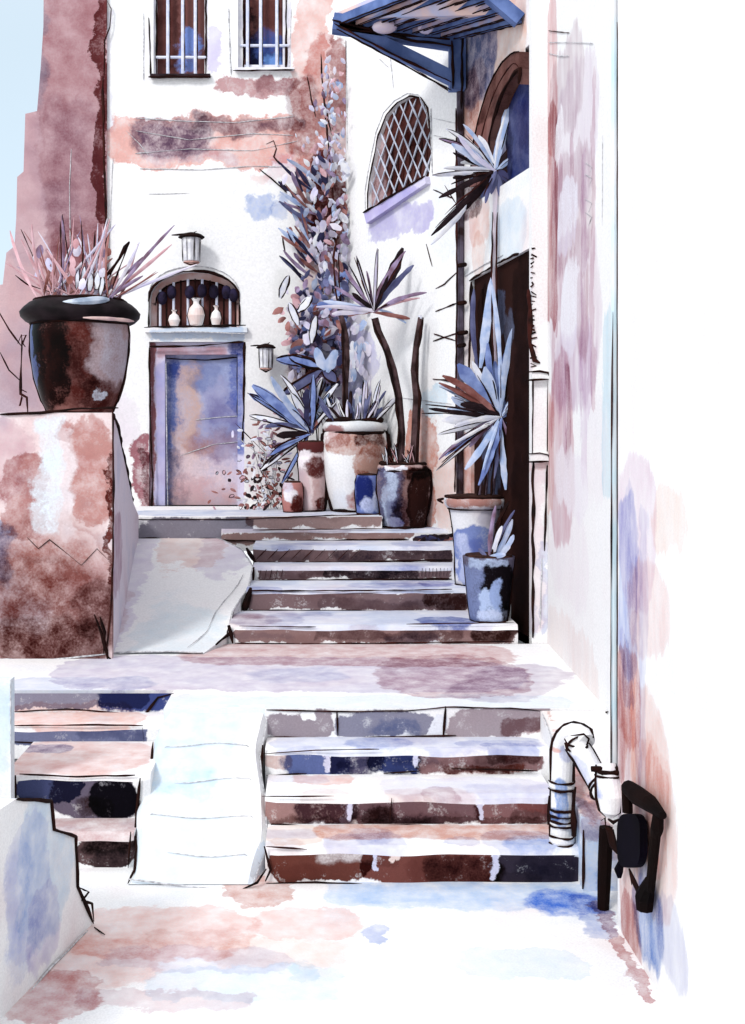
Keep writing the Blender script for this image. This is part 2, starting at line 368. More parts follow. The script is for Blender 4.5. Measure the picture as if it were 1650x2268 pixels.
# left flight
ZG = 0
RL = [(1922,1848),(1812,1715),(1642,1605),(1577,1525)]
zprev = 0; SL = []
for k, (b, t) in enumerate(RL):
    dd = dat(b, zprev); zt = zat(t, dd) if k < 3 else ZL+.002; SL.append((dd, zprev, zt)); zprev = zt
st = thing('stone_staircase', 'narrow side flight of navy and pink steps left of the white ramp', 'stairs', (-1.3, SL[0][0], 0))
lx = [(165,295),(115,315),(28,322),(26,345)]
rs = [[S(165,1850,300,1922,(96,70,72),1.5,4), S(180,1855,290,1890,(60,42,44),1.0,10), S(200,1885,290,1925,(70,66,84),.8,8)],
      [S(36,1716,180,1775,(66,74,118),1.6,4), S(110,1716,312,1812,(104,92,112),1.4,6), S(200,1725,312,1812,(36,32,48),1.5,8), S(170,1770,250,1805,(130,96,84),.8,6)],
      [S(20,1600,325,1652,(118,124,162),1.5,4), S(170,1610,320,1640,(108,120,170),.6,8)],
      [S(20,1520,330,1572,(140,138,160),1.4,4), S(220,1518,405,1575,(60,74,140),1.6,10), S(30,1560,300,1580,PINK,.6,4)]]
ri = [[([(165,1850),(170,1960)],5,INK),([(290,1840),(285,1920)],4,INK)],
      [([(36,1716),(38,1768),(95,1772),(112,1830)],8,INK), ([(45,1712),(170,1718),(300,1716)],5,INK), ([(312,1720),(300,1815)],6,INK)],
      [([(28,1606),(180,1604),(318,1606)],4,SEPIA), ([(28,1642),(110,1644)],5,INK), ([(220,1648),(320,1646)],5,INK), ([(316,1610),(320,1645)],6,INK)],
      [([(26,1576),(150,1570),(310,1582)],4,SEPIA), ([(225,1580),(300,1586)],6,INK), ([(318,1586),(350,1545),(385,1535)],9,INK)]]
tst = [[S(100,1812,310,1850,(206,172,172),.9,8)], [S(30,1642,320,1712,(228,178,170),.7,8), S(25,1650,150,1668,(150,160,200),.8,6)], [S(25,1576,310,1606,(240,190,178),.8,5)], []]
for i, (d0, z0, z1) in enumerate(SL):
    d1 = SL[i+1][0] if i < 3 else d0+.001
    xl = -2.6 if i > 1 else (lx[i][0]-U0)/F*d0-.25; xr = (lx[i][1]-U0)/F*d0+(0,.04,.14,.1)[i]
    if i < 3: stair_step(d0, z0, z1, d1, xl, xr, riser_mat(i, d0, rs[i]), wash('stair_tread', (255,255,255), level(z1), tst[i], d=d0, warp=8), st, ri[i])
    else:
        mb = MB(riser_mat(i, d0, rs[i])); mb.box(-3, -.86, d0-.003, d0-.0005, z0-.1, z1)
        for uv, w, mt in ri[i]: mb.inkp(front(d0), uv, w, mt, off=.006)
        mb.build('step', st)

# white ramp between the two flights
rm = wash('ramp_plaster', (255,255,255), front(6.0), [S(300,1560,540,1740,(206,230,248),.8,18), S(300,1720,520,1920,(214,236,250),.7,22), S(330,1560,570,1600,(236,244,250),.7,6), S(540,1820,600,1920,(214,230,250),.7,4)], d=6, mottle=.05)
mb = MB(rm)
lo = [(285,1950),(300,1840),(310,1740),(325,1640),(345,1570),(385,1538)]; hi = [(560,1962),(585,1900),(580,1770),(585,1680),(586,1610),(586,1566)]
def lerp_list(l, t):
    t = min(max(t, 0), 1)*(len(l)-1); i = min(int(t), len(l)-2); f = t-i
    return l[i][0]*(1-f)+l[i+1][0]*f, l[i][1]*(1-f)+l[i+1][1]*f
def ramp1(i, j):
    y = 5.47+(DL+.06-5.47)*j; z = (ZL+.003)*(j**.92); z += .012*math.sin(j*9+i*2)*(j*(1-j))*4
    ul, ur = lerp_list(lo, j)[0], lerp_list(hi, j)[0]
    xl, xr = (ul-U0)/F*y, (ur-U0)/F*y
    xl += .035*noise.noise(V((1, j*4, 2))); xr += .05*noise.noise(V((7, j*3.5, 2)))+.03*math.sin(j*7)*(1-j)
    if i < .02 or i > .98: z = max(z-.05, 0)
    return (xl+(xr-xl)*i, y, z+.004)
mb.grid(ramp1, 24, 30)
# solid cheeks of the ramp
for e in (0, 1):
    for j in range(30):
        a, b = V(ramp1(e, j/30)), V(ramp1(e, (j+1)/30))
        mb.face([a, b, (b.x, b.y, 0), (a.x, a.y, 0)])
q = [V(ramp1(0, j/10)) for j in range(11)]; mb.ink([p+V((-.004,-.006,.004)) for p in q[:9]], .006, INK)
q = [V(ramp1(1, j/10)) for j in range(11)]; mb.ink([p+V((.0,-.006,.004)) for p in q], .003, PENCIL)
mb.ink([P(285,1952,5.46)+V((0,0,.01)), P(430,1965,5.44), P(535,1972,5.43), P(570,1955,5.45)], .005, PENCIL)
mb.ink([P(535,1970,5.43), P(570,1955,5.44), P(590,1925,5.47)], .008, INK)
for k in range(4):
    j = .12+.2*k; mb.ink([V(ramp1(i/8, j+.01*math.sin(i+k)))+V((0,-.004,.006)) for i in range(0 if k%2 else 2, 9)], .0022, PENCIL)
tag(mb.build('smooth_ramp', smooth=False), 'smooth white plastered ramp between the two lower flights of steps', 'ramp')

# stepped parapet on the left, street side
pl = wallplane((-1.0, 5.02), (-1.14, 4.39))
pm = wash('parapet_plaster', (255,255,255), pl, [S(10,1850,105,2080,(216,218,242),.7,8), S(15,1900,70,2140,(196,210,246),.5,22), S(40,1780,160,2020,(214,232,248),.8,12), S(60,2000,130,2110,(216,206,234),.7,10)], d=4.7, mottle=.15)
mb = MB(pm)
pts = [(205,2052),(170,1962),(166,1852),(118,1836),(112,1774),(34,1770)]
f = [pl.hit(u, v) for u, v in pts]; f[0].z = 0.0; f[1].z = max(f[1].z, .1)
e = pl.at(3.0, 0); f += [V((e.x, e.y, f[-1].z)), V((e.x, e.y, 0))]
mb.prism(f, V((-.55, .12, 0)))
mb.ink([p+pl.n*.004 for p in f[:6]], .008, INK)
mb.ink([pl.hit(u, v)+pl.n*.006 for u, v in ((175,1965),(195,1975),(180,1995),(200,2000),(204,2040))], .006, INK)
mb.ink([pl.hit(u, v)+pl.n*.01 for u, v in ((190,2060),(110,2140),(50,2208))], .004, PENCIL)
mb.ink([V((f[0].x+.02+.03*k, f[0].y-.05-.04*k, .006)) for k in range(3)], .009, INK)
tag(mb.build('stepped_parapet'), 'pale stepped parapet wall beside the narrow flight at street level', 'parapet wall')
# white wall closing the left flight
mb = MB(wash('side_plaster', (240,246,250), front(5.9), [S(0,1500,40,1700,CYAN,.6,10)], d=6))
mb.box(-2.4, (24-U0)/F*5.75, 5.75, 5.82, 0, .93); mb.ink([V(((24-U0)/F*5.75, 5.746, z)) for z in (.55,.75,.93)], .003, PENCIL)
tag(mb.build('side_wall'), 'plain white low wall at the outer left end of the narrow steps', 'low wall')

# right cheek beside the lower flight
cpm = wash('cheek_plaster', (255,255,255), front(5.4), [S(1295,1720,1362,1830,PINK,.7,6), S(1290,1800,1350,1990,(176,206,246),.85,10), S(1300,1760,1330,1860,ROSE,.6,6), S(1330,1800,1365,1900,(226,190,184),.8,6), S(1330,1880,1365,2000,(150,186,240),.7,8),
     S(1250,1630,1345,1710,(250,240,236),.8,6), S(1296,1660,1320,1700,TERRA,.7,4)], d=5.4, mottle=.1)
mb = MB(cpm)
xa, xb, xc = (1293-U0)/F*5.40, 1.75, (1224-U0)/F*5.85
z1 = zat(1800, 5.4)
mb.prism([(xa,5.40,0),(xa,5.40,z1-.06),(xa,5.62,z1),(xa+.004,DL-.004,ZL-.01),(xa+.004,DL-.004,0)], (xb-xa,0,0))
mb.ink([V((xa-.004,5.396,0.01)), V((xa-.004,5.396,z1-.08))], .007, INK)
mb.ink([V((xa,5.62,z1+.004)), V((xa,DL-.05,ZL))], .003, PENCIL)
tag(mb.build('stair_cheek'), 'sloping white and blue stained cheek wall under the drainpipe', 'low wall')

# ================================================================ UPPER STAIRS
st = thing('stone_staircase', 'upper flight of shallow brown steps climbing from the landing to the terrace', 'stairs', (.3, YB, ZL))
ul = [505, 545, 560, 560, 490, 300]; ur = [1142, 1035, 1012, 1004, 908, 846]
bs_ = (150,118,116)
rs = [[S(515,1386,1140,1424,(150,116,114),1.5,3), S(1050,1386,1140,1415,(90,56,50),1.0,7), S(700,1398,1030,1418,(132,104,110),.7,5)],
      [S(550,1307,1032,1350,(134,106,108),1.5,3), S(940,1308,1032,1345,(110,70,64),1.0,6), S(700,1330,1000,1350,(150,140,160),.5,5)],
      [S(565,1256,1005,1284,(118,92,96),1.5,3), S(720,1262,920,1284,(70,66,84),1.0,6)],
      [S(560,1212,1000,1246,(124,96,98),1.5,3), S(740,1215,1000,1244,(110,106,130),.8,8)],
      [S(490,1174,905,1197,(166,130,124),1.4,3)],
      [S(305,1150,560,1192,(140,136,150),1.4,4), S(540,1143,845,1168,(164,134,130),1.4,4)]]
ri = [[([(508,1385),(515,1425)],12,INK), ([(520,1424),(700,1426),(900,1423),(1138,1420)],4,SEPIA), ([(530,1386),(700,1388)],3,SEPIA),([(900,1382),(1138,1378)],3,SEPIA)],
      [([(556,1300),(540,1356)],14,INK), ([(550,1308),(760,1308),(1000,1305)],4,SEPIA), ([(545,1352),(760,1352),(900,1354)],4,INK)],
      [([(562,1256),(562,1290)],10,INK), ([(565,1286),(760,1284),(1000,1282)],5,INK)]+[([(578+12*k,1262),(574+12*k,1282)],3,INK) for k in range(5)]+[([(935+8*k,1258),(933+8*k,1276)],3,INK) for k in range(9)],
      [([(545,1212),(565,1246)],8,INK), ([(565,1247),(700,1246),(1000,1240)],5,INK)]+[([(590+26*k,1216),(566+26*k,1240)],2.5,SEPIA) for k in range(9)],
      [([(485,1196),(600,1199),(905,1194)],5,INK), ([(560,1174),(905,1170)],3,SEPIA)],
      [([(305,1192),(420,1195),(520,1192),(640,1178)],5,INK), ([(300,1150),(520,1150),(700,1143),(845,1138)],3,SEPIA)]]
for i, (d0, z0, z1) in enumerate(steps_up):
    d1 = steps_up[i+1][0] if i < 5 else d0+.35
    if i == 5:
        d0 = 10.56; z0 -= .08; d1 = 10.561
    xl, xr = (ul[i]-U0)/F*d0, (ur[i]-U0)/F*d0
    if i < 4: xr = max(xr, 1.0) + (.45 if i else .02)
    if i == 4: xr += .9
    rs[i] = rs[i]+bleeds(560, 1100, R2[i][1]+2, R2[i][0]-8, 4, RISER_BLEED, .45)
    tr = wash('stair_tread', (255,255,255), level(z1), [S(500,(R2[i+1][0] if i < 5 else 1126)-2,1100,R2[i][1]+2,(206,212,238),.7,6), S(930,1365,1040,1386,(140,150,200),.9,5), S(930,1288,1000,1300,(176,176,216),.8,5)]+bleeds(520, 1050, R2[i+1][0] if i < 5 else 1128, R2[i][1], 5, TREAD_BLEED, .8), d=d0, mottle=.25, warp=8)  # the two small blue strokes paint the pots' cast shadows on the treads
    if i == 5:
        mb = MB(riser_mat(i, d0, rs[i])); mb.box(xl-.06, (846-U0)/F*d0, d0-.005, d0-.001, z0-.02, z1+.001)
        for uv, w, mt in ri[i]: mb.inkp(front(d0), uv, w, mt, off=.01)
        mb.build('step', st)
    else:
        if i == 4: d0 = min(d0, 10.54)
        d1 = max(d1, d0+.02)
        if i in (3,): d1 = 10.54
        if i == 4: d1 = 11.13
        stair_step(d0, z0, z1, d1, xl, xr, riser_mat(i, d0, rs[i]), tr, st, ri[i])
# sweep ramp left of the upper flight
rm2 = wash('ramp_plaster', (255,255,255), front(9.0), [S(305,1200,470,1275,(238,200,190),.6,6), S(410,1215,530,1290,(222,212,232),.7,6), S(245,1200,300,1400,(224,214,236),.7,6), S(255,1320,285,1400,ROSE,.4,8), S(330,1340,500,1430,(226,242,250),.7,14)], d=9, mottle=.05)
mb = MB(rm2)
lo = [(245,1452),(246,1400),(262,1330),(280,1260),(290,1195)]; hi = [(450,1452),(505,1425),(515,1385),(550,1335),(560,1255),(535,1210),(480,1188)]
zt5 = ZT-.0; ytop = 10.555
def ramp2(i, j):
    y = 8.04+(ytop-8.04)*j; z = ZL+(zat(1193, ytop)-ZL)*(j*.35+.65*j*j*(3-2*j))
    u0, u1 = lerp_list(lo, j)[0], lerp_list(hi, j)[0]
    x0, x1 = (u0-U0)/F*y, (u1-U0)/F*y
    return (x0+(x1-x0)*i, y, z+.004+.01*math.sin(i*3)*(1-j))
mb.grid(ramp2, 20, 30)
for j in range(30):
    a, b = V(ramp2(1, j/30)), V(ramp2(1, (j+1)/30)); mb.face([a, (a.x, a.y, ZL-.02), (b.x, b.y, ZL-.02), b])
mb.ink([V(ramp2(1, j/12))+V((.002,-.01,.004)) for j in range(1, 13)], .006, PENCIL)
mb.ink([V(ramp2(1, j/12))+V((.004,-.012,.0)) for j in range(1, 5)], .012, INK)
mb.ink([V(ramp2(i/10, 0.0))+V((0,-.006,.006)) for i in range(11)], .006, PENCIL)
mb.ink([V(ramp2(.78+.02*j, .04+.07*j))+V((0,-.006,.008)) for j in range(9)], .003, PENCIL)
tag(mb.build('curved_ramp', smooth=True), 'white plaster ramp curving down beside the upper steps, pink stain at its top', 'ramp')

# ================================================================ LEFT BLOCK (planter ledge)
DP = 7.88; fp = front(DP)
pm = wash('ledge_plaster', (240,222,222), fp, [S(-40,1160,235,1480,(186,130,122),.9,50), S(-20,1260,240,1490,(150,92,84),.8,55), S(10,1010,100,1200,(196,142,138),.9,6), S(-30,940,60,1100,(228,206,214),.8,14),
     S(165,925,240,1160,(210,160,152),1,8), S(120,930,165,970,(206,150,144),.9,6), S(175,1290,240,1400,(120,60,52),.7,14), S(0,1380,235,1470,(120,66,58),.8,20), S(236,1000,250,1300,(120,60,54),.9,3), S(-20,1150,20,1300,(110,140,200),.7,10),
     S(85,920,130,1180,(228,240,250),.9,12,op=True), S(140,950,165,1200,(235,225,230),.6,10,op=True)], d=DP, mottle=.3)
sm = wash('ledge_side', (236,228,240), wallplane((-1.43,7.88),(-1.42,9.0)), [S(250,1150,290,1300,(200,170,184),.7,6)], d=8.4)
mb = MB(pm, sm)
x1 = (248-U0)/F*DP; zt = zat(914, DP)
mb.box(-6, x1, DP, DP+.06, ZL-.02, zt, 0); mb.box(-6, x1-.3, DP+.06, 9.3, ZL-.02, zt, 0)
# side return that steps down to the terrace
SX = lambda y: x1-.008-.085*(y-DP-.06)
mb.prism([(SX(y),y,z) for y, z in ((DP+.061,ZL),(DP+.061,zt-.003),(DP+.3,zt-.05),(9.9,1.55),(10.5,1.40),(10.5,ZL))], (-.3,0,0), 1)
mb.inkp(fp, [(0,918),(90,915),(180,905),(262,903)], 6, INK); mb.inkp(fp, [(250,905),(252,1100),(250,1250),(246,1340),(236,1450)], 5, SEPIA)
mb.inkp(fp, [(210,1360),(225,1400),(236,1440),(240,1465)], 10, INK); mb.inkp(fp, [(222,1365),(232,1400),(230,1450)], 6, INK); mb.inkp(fp, [(235,1450),(262,1475)], 5, SEPIA)
mb.inkp(fp, [(0,1460),(100,1462),(238,1448)], 4, PENCIL)
mb.inkp(fp, [(60,1190),(85,1215),(110,1195),(180,1252),(215,1215),(240,1240)], 2, SEPIA)
mb.ink([V((x1+.003,DP+.02,zt)), V((SX(8.4),8.4,zt-.11)), V((SX(9.85),9.85,1.57))], .012, INK)
tag(mb.build('planter_ledge', origin=(-3, DP, ZL)), 'tall stained plaster ledge, maroon at its foot, carrying the big brown pot', 'plaster ledge')

# mauve neighbour behind the pot
DM = 11.96; fm = front(DM)
mm = wash('mauve_plaster', (216,188,192), fm, [S(90,-80,240,640,(196,154,160),.8,14), S(207,-60,238,500,(140,82,82),1.1,3), S(90,230,215,500,(196,186,206),.5,40), S(60,-60,100,240,(190,214,236),.8,10), S(0,260,90,560,(226,210,216),.6,16), S(120,500,236,700,(190,134,138),.7,24), S(0,560,130,900,(232,204,204),.5,20), S(100,400,160,560,(206,196,212),.5,20)], d=DM, mottle=.3)
mb = MB(mm)
edge = [(-60,1200),(-60,640),(6,630),(14,560),(32,545),(36,480),(38,392),(52,380),(56,252),(82,246),(90,150),(96,60),(98,-160)]
poly = [fm.hit(u, v) for u, v in edge]+[fm.hit(236,-160), fm.hit(236,1200)]
mb.prism(poly[::-1], (0, .7, 0))
mb.inkp(fm, [(228,170),(230,330),(234,480),(236,640)], 6, SEPIA); mb.inkp(fm, [(236,0),(246,20),(244,60),(232,90),(230,170)], 3, SEPIA)
mb.inkp(fm, [(158,330),(154,420),(156,560)], 2, PENCIL)
nb = thing('neighbour_house', 'mauve plastered house side with ragged stepped outer edge against the sky', 'house', (-2.4, DM, 1.3)); mb.build('wall', nb)
# ================================================================ MAIN HOUSE (facade faces the camera)
def wall_cells(mb, pl, a0, a1, b0, b1, ops, t, m=0):
    """wall skin of thickness t with rectangular openings and their reveals; front at offset 0"""
    As = sorted({a0, a1, *[x for o in ops for x in o[:2]]}); Bs = sorted({b0, b1, *[x for o in ops for x in o[2:4]]})
    As = [x for x in As if a0 <= x <= a1]; Bs = [x for x in Bs if b0 <= x <= b1]
    for i in range(len(As)-1):
        for j in range(len(Bs)-1):
            ca, cb = (As[i]+As[i+1])/2, (Bs[j]+Bs[j+1])/2
            if any(o[0] < ca < o[1] and o[2] < cb < o[3] for o in ops): continue
            for off in (0, -t): mb.face([pl.at(As[i],Bs[j],off), pl.at(As[i+1],Bs[j],off), pl.at(As[i+1],Bs[j+1],off), pl.at(As[i],Bs[j+1],off)], m)
    for o in list(ops)+[(a0, a1, b0, b1)]:
        c = [(o[0],o[2]),(o[1],o[2]),(o[1],o[3]),(o[0],o[3])]
        for k in range(4):
            p, q = c[k], c[(k+1) % 4]; mb.face([pl.at(*p,0), pl.at(*q,0), pl.at(*q,-t), pl.at(*p,-t)], m)
def arch_fill(mb, pl, a0, a1, bs, bt, t, m=0, n=14, off=0):
    """spandrels closing a rectangular opening into an arch that springs at bs and crowns at bt"""
    c = (a0+a1)/2; h = (a1-a0)/2
    pts = [(c-h*math.cos(math.pi*k/n), bs+(bt-bs)*math.sin(math.pi*k/n)**.8) for k in range(n+1)]
    for k in range(n):
        p, q = pts[k], pts[k+1]
        mb.face([pl.at(*p,off), pl.at(*q,off), pl.at(q[0],bt,off), pl.at(p[0],bt,off)], m)
        mb.face([pl.at(*p,off), pl.at(*q,off), pl.at(*q,off-t), pl.at(*p,off-t)], m)
    return pts
ff = front(DF)
fst = [S(236,258,668,366,(240,178,168),.95,4), S(300,268,470,342,(112,108,148),1.0,16), S(430,262,670,292,(124,112,138),.8,9), S(330,330,520,358,(206,206,232),.6,6), S(600,340,660,366,(236,206,226),.6,5),
  S(482,165,662,206,(204,156,158),.95,4), S(560,168,660,196,(170,126,138),.6,8), S(652,-40,728,420,(236,190,182),.9,4), S(668,90,766,560,(226,176,172),.8,4), S(640,180,700,345,(150,104,116),.7,12),
  S(690,340,768,560,(128,74,76),1.1,7), S(664,380,750,600,(150,92,96),.8,7), S(735,95,766,300,(160,90,90),.6,4), S(548,428,604,488,(176,194,236),.9,7), S(600,440,640,480,(176,194,236),.7,6), S(590,360,660,400,(232,190,200),.4,10),
  S(560,380,600,400,PINK,.4,6), S(610,600,650,690,(222,224,220),.5,18), S(655,600,735,740,(206,156,150),.7,8), S(640,700,770,860,(120,118,156),1.0,10), S(700,690,768,790,(92,84,120),.9,8), S(640,760,700,860,(150,96,96),.6,8), S(736,600,768,1130,(210,196,226),.7,6),
  S(455,60,485,150,(214,206,244),.8,5), S(308,60,338,180,(244,240,246),.6,6), S(328,726,545,752,(206,222,244),.9,4), S(296,960,330,1135,(170,106,116),1.1,5), S(312,1000,328,1120,(120,62,72),.8,4), S(236,880,300,1000,(236,222,236),.5,12),
  S(545,880,660,1130,(238,222,226),.5,16), S(236,20,250,300,(226,224,240),.5,4)]
fw = wash('facade_plaster', (255,255,255), ff, fst, d=DF, mottle=.04, warp=13)
reveal = plain('reveal_plaster', (236,226,226), (216,208,224), 3)
house = thing('white_house', 'white plastered house front with barred windows, arched fanlight and a blue door', 'house', (-.6, DF, ZT))
def A(u): return (u-U0)/F*DF
def Z(v): return zat(v, DF)
ops = dict(wa=(A(340),A(460),Z(166),Z(-70)), wb=(A(527),A(645),Z(152),Z(-70)), fan=(A(330),A(530),Z(725),Z(600)), door=(A(330),A(541),ZT-.0,Z(757)))
mb = MB(fw)
wall_cells(mb, ff, A(236), A(766), ZT, Z(-170), list(ops.values()), .25)
o = ops['fan']; arc = arch_fill(mb, ff, o[0], o[1], Z(668), o[3], .25)
mb.box(A(236)+.001, A(766)-.001, DF+.25, 14.4, ZT, Z(-170), mb.mat(reveal))
mb.inkp(ff, [(236,350),(234,500),(236,640),(236,900)], 4, SEPIA); mb.inkp(ff, [(250,350),(240,620),(246,760)], 2, PENCIL)
mb.ink([ff.at(a, b, .006) for a, b in arc], px(6,DF)/2, INK); mb.ink([ff.at(a*1.0, b+.05, .006) for a, b in arc], px(2.5,DF)/2, PENCIL)
mb.inkp(ff, [(330,668),(330,728)], 5, INK); mb.inkp(ff, [(530,668),(531,722)], 5, INK)
for uv, w, mt in (([(300,262),(400,268),(520,272),(650,258)],2,PENCIL), ([(300,290),(420,310),(560,296),(650,300)],2,PENCIL), ([(300,340),(420,330),(560,334),(660,312)],2,PENCIL), ([(310,374),(450,376),(560,368),(640,370)],2.2,PENCIL),
     ([(280,290),(310,320),(330,345)],2,PENCIL), ([(330,430),(420,428)],1.6,PENCIL), ([(590,320),(606,312),(612,330),(606,348),(620,365)],4,SEPIA), ([(575,375),(600,395),(640,430)],4,INK), ([(625,525),(632,560)],5,INK), ([(766,90),(768,330),(766,560)],3,SEPIA),
     ([(318,30),(318,178)],3,PENCIL), ([(330,40),(334,172)],4,INK), ([(506,20),(512,165)],4,PENCIL), ([(645,20),(640,155)],3,PENCIL)):
    mb.inkp(ff, uv, w, mt)
mb.build('wall', house)
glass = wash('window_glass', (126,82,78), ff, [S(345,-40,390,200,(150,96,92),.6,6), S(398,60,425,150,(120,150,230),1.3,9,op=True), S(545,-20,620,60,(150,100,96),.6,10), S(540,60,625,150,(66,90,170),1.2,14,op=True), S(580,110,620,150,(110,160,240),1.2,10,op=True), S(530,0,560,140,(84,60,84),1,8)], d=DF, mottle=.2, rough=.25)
bar = plain('bar_white', (232,234,246), (206,212,236), 20)
fr_w = plain('frame_white', (246,244,246), (226,224,236), 10)
for nm, (a0,a1,b0,b1), bars, hz, sw, fr in (('window', ops['wa'], (371,404,432), 124, True, 5), ('window', ops['wb'], (548,577,613), 98, False, 12)):
    mb = MB(glass); mb.slab(ff, a0+.002, a1-.002, b0+.002, b1-.002, -.14, -.12); w = mb.build(nm, house)
    f = px(fr, DF); mb = MB(fr_w)
    for q in ((a0,a0+f,b0,b1),(a1-f*1.6,a1,b0,b1),(a0+f,a1-f*1.6,b0,b0+f)): mb.slab(ff, *q, -.118, -.05)
    mb.inkp(ff, [(700+(a0+f)/DF*F, -20),(700+(a0+f)/DF*F, V0-(b0-E)/DF*F)], 5, INK, off=-.046); mb.inkp(ff, [(700+(a1-f)/DF*F, -20),(700+(a1-f)/DF*F, V0-(b0-E)/DF*F)], 6, INK, off=-.046)
    mb.build('frame', w)
    for u in bars:
        mb = MB(bar); mb.tube([ff.at(A(u), b0+.01, -.03), ff.at(A(u), b1-.01, -.03)], px(3.8, DF)); mb.ink([ff.at(A(u)+.02, b0+.05, -.03), ff.at(A(u)+.02, b1-.01, -.03)], .006, SEPIA); mb.build('bar', w)
    mb = MB(bar); mb.tube([ff.at(a0+.02, Z(hz), -.045), ff.at(a1-.02, Z(hz), -.045)], px(3.4, DF)); mb.build('bar', w)
    mb = MB(plain('sill_dark', (66,52,58), (40,30,34), 9) if sw else fr_w)
    mb.slab(ff, a0-.03, a1+.03, b0-px(7 if sw else 6, DF), b0-.001, -.1, .05)
    mb.ink([ff.at(a0-.05, b0-px(8, DF), .052), ff.at(a1+.04, b0-px(6, DF), .052)], .014 if sw else .008, INK); mb.build('sill', w)
# fanlight
o = ops['fan']
fg = wash('fanlight_glass', (132,84,80), ff, [S(330,600,400,680,(222,170,160),.3,8), S(420,610,530,660,(90,74,96),.8,12)], d=DF, mottle=.3)
mb = MB(fg); mb.slab(ff, o[0]+.003, o[1]-.003, o[2]+.003, o[3]-.003, -.22, -.2); w = mb.build('fanlight', house)
cream = plain('fan_frame_pink', (216,172,164), (236,214,214), 6)
mb = MB(cream); n = 14
for k in range(n):                                   # moulded arched reveal
    (p0, q0), (p1, q1) = arc[k], arc[k+1]; c = ((o[0]+o[1])/2, Z(700))
    i0, i1 = [(c[0]+(p-c[0])*.9, c[1]+(q-c[1])*.84) for p, q in ((p0, q0), (p1, q1))]
    mb.prism([ff.at(p0,q0,-.16), ff.at(p1,q1,-.16), ff.at(*i1,-.16), ff.at(*i0,-.16)], ff.n*-.04)
mb.slab(ff, o[0]+.001, o[0]+.06, o[2]+.001, Z(668), -.2, -.16); mb.slab(ff, o[1]-.04, o[1]-.001, o[2]+.001, Z(668), -.2, -.16)
mb.ink([ff.at((o[0]+o[1])/2+(p-(o[0]+o[1])/2)*.9, Z(700)+(q-Z(700))*.84, -.155) for p, q in arc], .009, INK)
mb.build('frame', w)
for k, u in enumerate((352,366,382,398,414,430,446,463,478,494,508,520)):
    top = Z(668)+(Z(602)-Z(668))*max(0, 1-((u-430)/100)**2)**.5
    mb = MB(INK if k % 2 else bar); mb.tube([ff.at(A(u), o[2]+.01, -.1), ff.at(A(u), top-.06, -.1)], px(2.1 if k % 2 else 3, DF)); mb.build('bar', w)
dk = plain('disc_dark', (52,46,74), (36,30,44), 10)
for u, v in ((357,658),(378,645),(418,645),(446,642),(472,644),(500,645),(516,652)):
    mb = MB(dk); c = ff.at(A(u), Z(v), -.085)
    prof = [(.004, -.075), (.035, -.06), (.05, -.02), (.05, .02), (.035, .06), (.004, .075)]; mb.lathe((c.x, c.y), [(r, c.z+z) for r, z in prof], n=12); mb.build('disc', w, True)
# ledge over the door
mb = MB(wash('ledge_white', (255,255,255), ff, [S(335,728,540,754,(206,224,246),.9,4)], d=DF, warp=5))
mb.slab(ff, A(322), A(548), Z(737), Z(726), 0.002, .07); mb.ink([ff.at(A(322), Z(726), .073), ff.at(A(545), Z(722), .073)], .012, INK); mb.ink([ff.at(A(340), Z(738), .073), ff.at(A(430), Z(736), .073), ff.at(A(545), Z(741), .073)], .006, PENCIL)
mb.build('lintel', house)
# door
o = ops['door']
dm = wash('door_paint', (200,202,228), ff, [S(352,790,392,1130,(120,140,196),1.0,14), S(352,780,545,850,(160,176,220),.9,24), S(398,810,440,1130,(210,174,166),1.0,18,op=True), S(365,1010,400,1130,(150,96,96),.8,14), S(450,800,530,960,(164,176,222),.9,26,op=True), S(440,900,535,1040,(196,186,214),.6,26), S(425,815,470,870,(150,162,204),.6,16),
    S(380,1030,540,1140,(232,206,214),.95,34,op=True), S(370,1070,520,1130,(226,184,182),.6,18), S(515,800,540,940,(96,128,220),.8,12), S(420,960,520,1010,(214,156,150),.55,18), S(460,860,520,930,(206,170,200),.5,20)], d=DF, mottle=.2, warp=20)
dfr = wash('door_frame', (226,222,244), ff, [S(345,770,500,790,(226,176,170),.8,6), S(512,757,541,1000,(110,136,206),1.0,8), S(505,757,541,790,(40,60,150),.8,6), S(329,757,341,1135,(170,110,104),1.0,3), S(345,800,370,1130,(190,196,238),.7,5)], d=DF, warp=5)
dr = None
mb = MB(dm); mb.slab(ff, o[0]+.14, o[1]-.06, o[2]+.003, o[3]-.1, -.2, -.15)
mb.inkp(ff, [(365,792),(450,796),(524,790)], 4, INK, off=-.145); mb.inkp(ff, [(524,792),(526,900),(528,965)], 6, INK, off=-.145); mb.inkp(ff, [(430,930),(470,925),(540,920)], 2, PENCIL, off=-.145); mb.inkp(ff, [(395,1010),(470,985),(560,975)], 2, PENCIL, off=-.145)
dr = mb.build('door', house)
mb = MB(dfr)
mb.slab(ff, o[0]+.002, o[0]+.16, o[2]+.003, o[3]-.002, -.149, -.06); mb.slab(ff, o[1]-.075, o[1]-.002, o[2]+.003, o[3]-.002, -.149, -.06); mb.slab(ff, o[0]+.16, o[1]-.075, o[3]-.13, o[3]-.002, -.149, -.06)
mb.inkp(ff, [(331,770),(332,900),(338,1060),(336,1150)], 5, INK, off=.003); mb.inkp(ff, [(331,768),(440,766),(540,757)], 5, INK, off=.003); mb.inkp(ff, [(541,757),(540,860),(538,980)], 6, INK, off=.003); mb.inkp(ff, [(366,800),(368,1000),(370,1130)], 2.5, PENCIL, off=-.055)
mb.build('frame', dr)
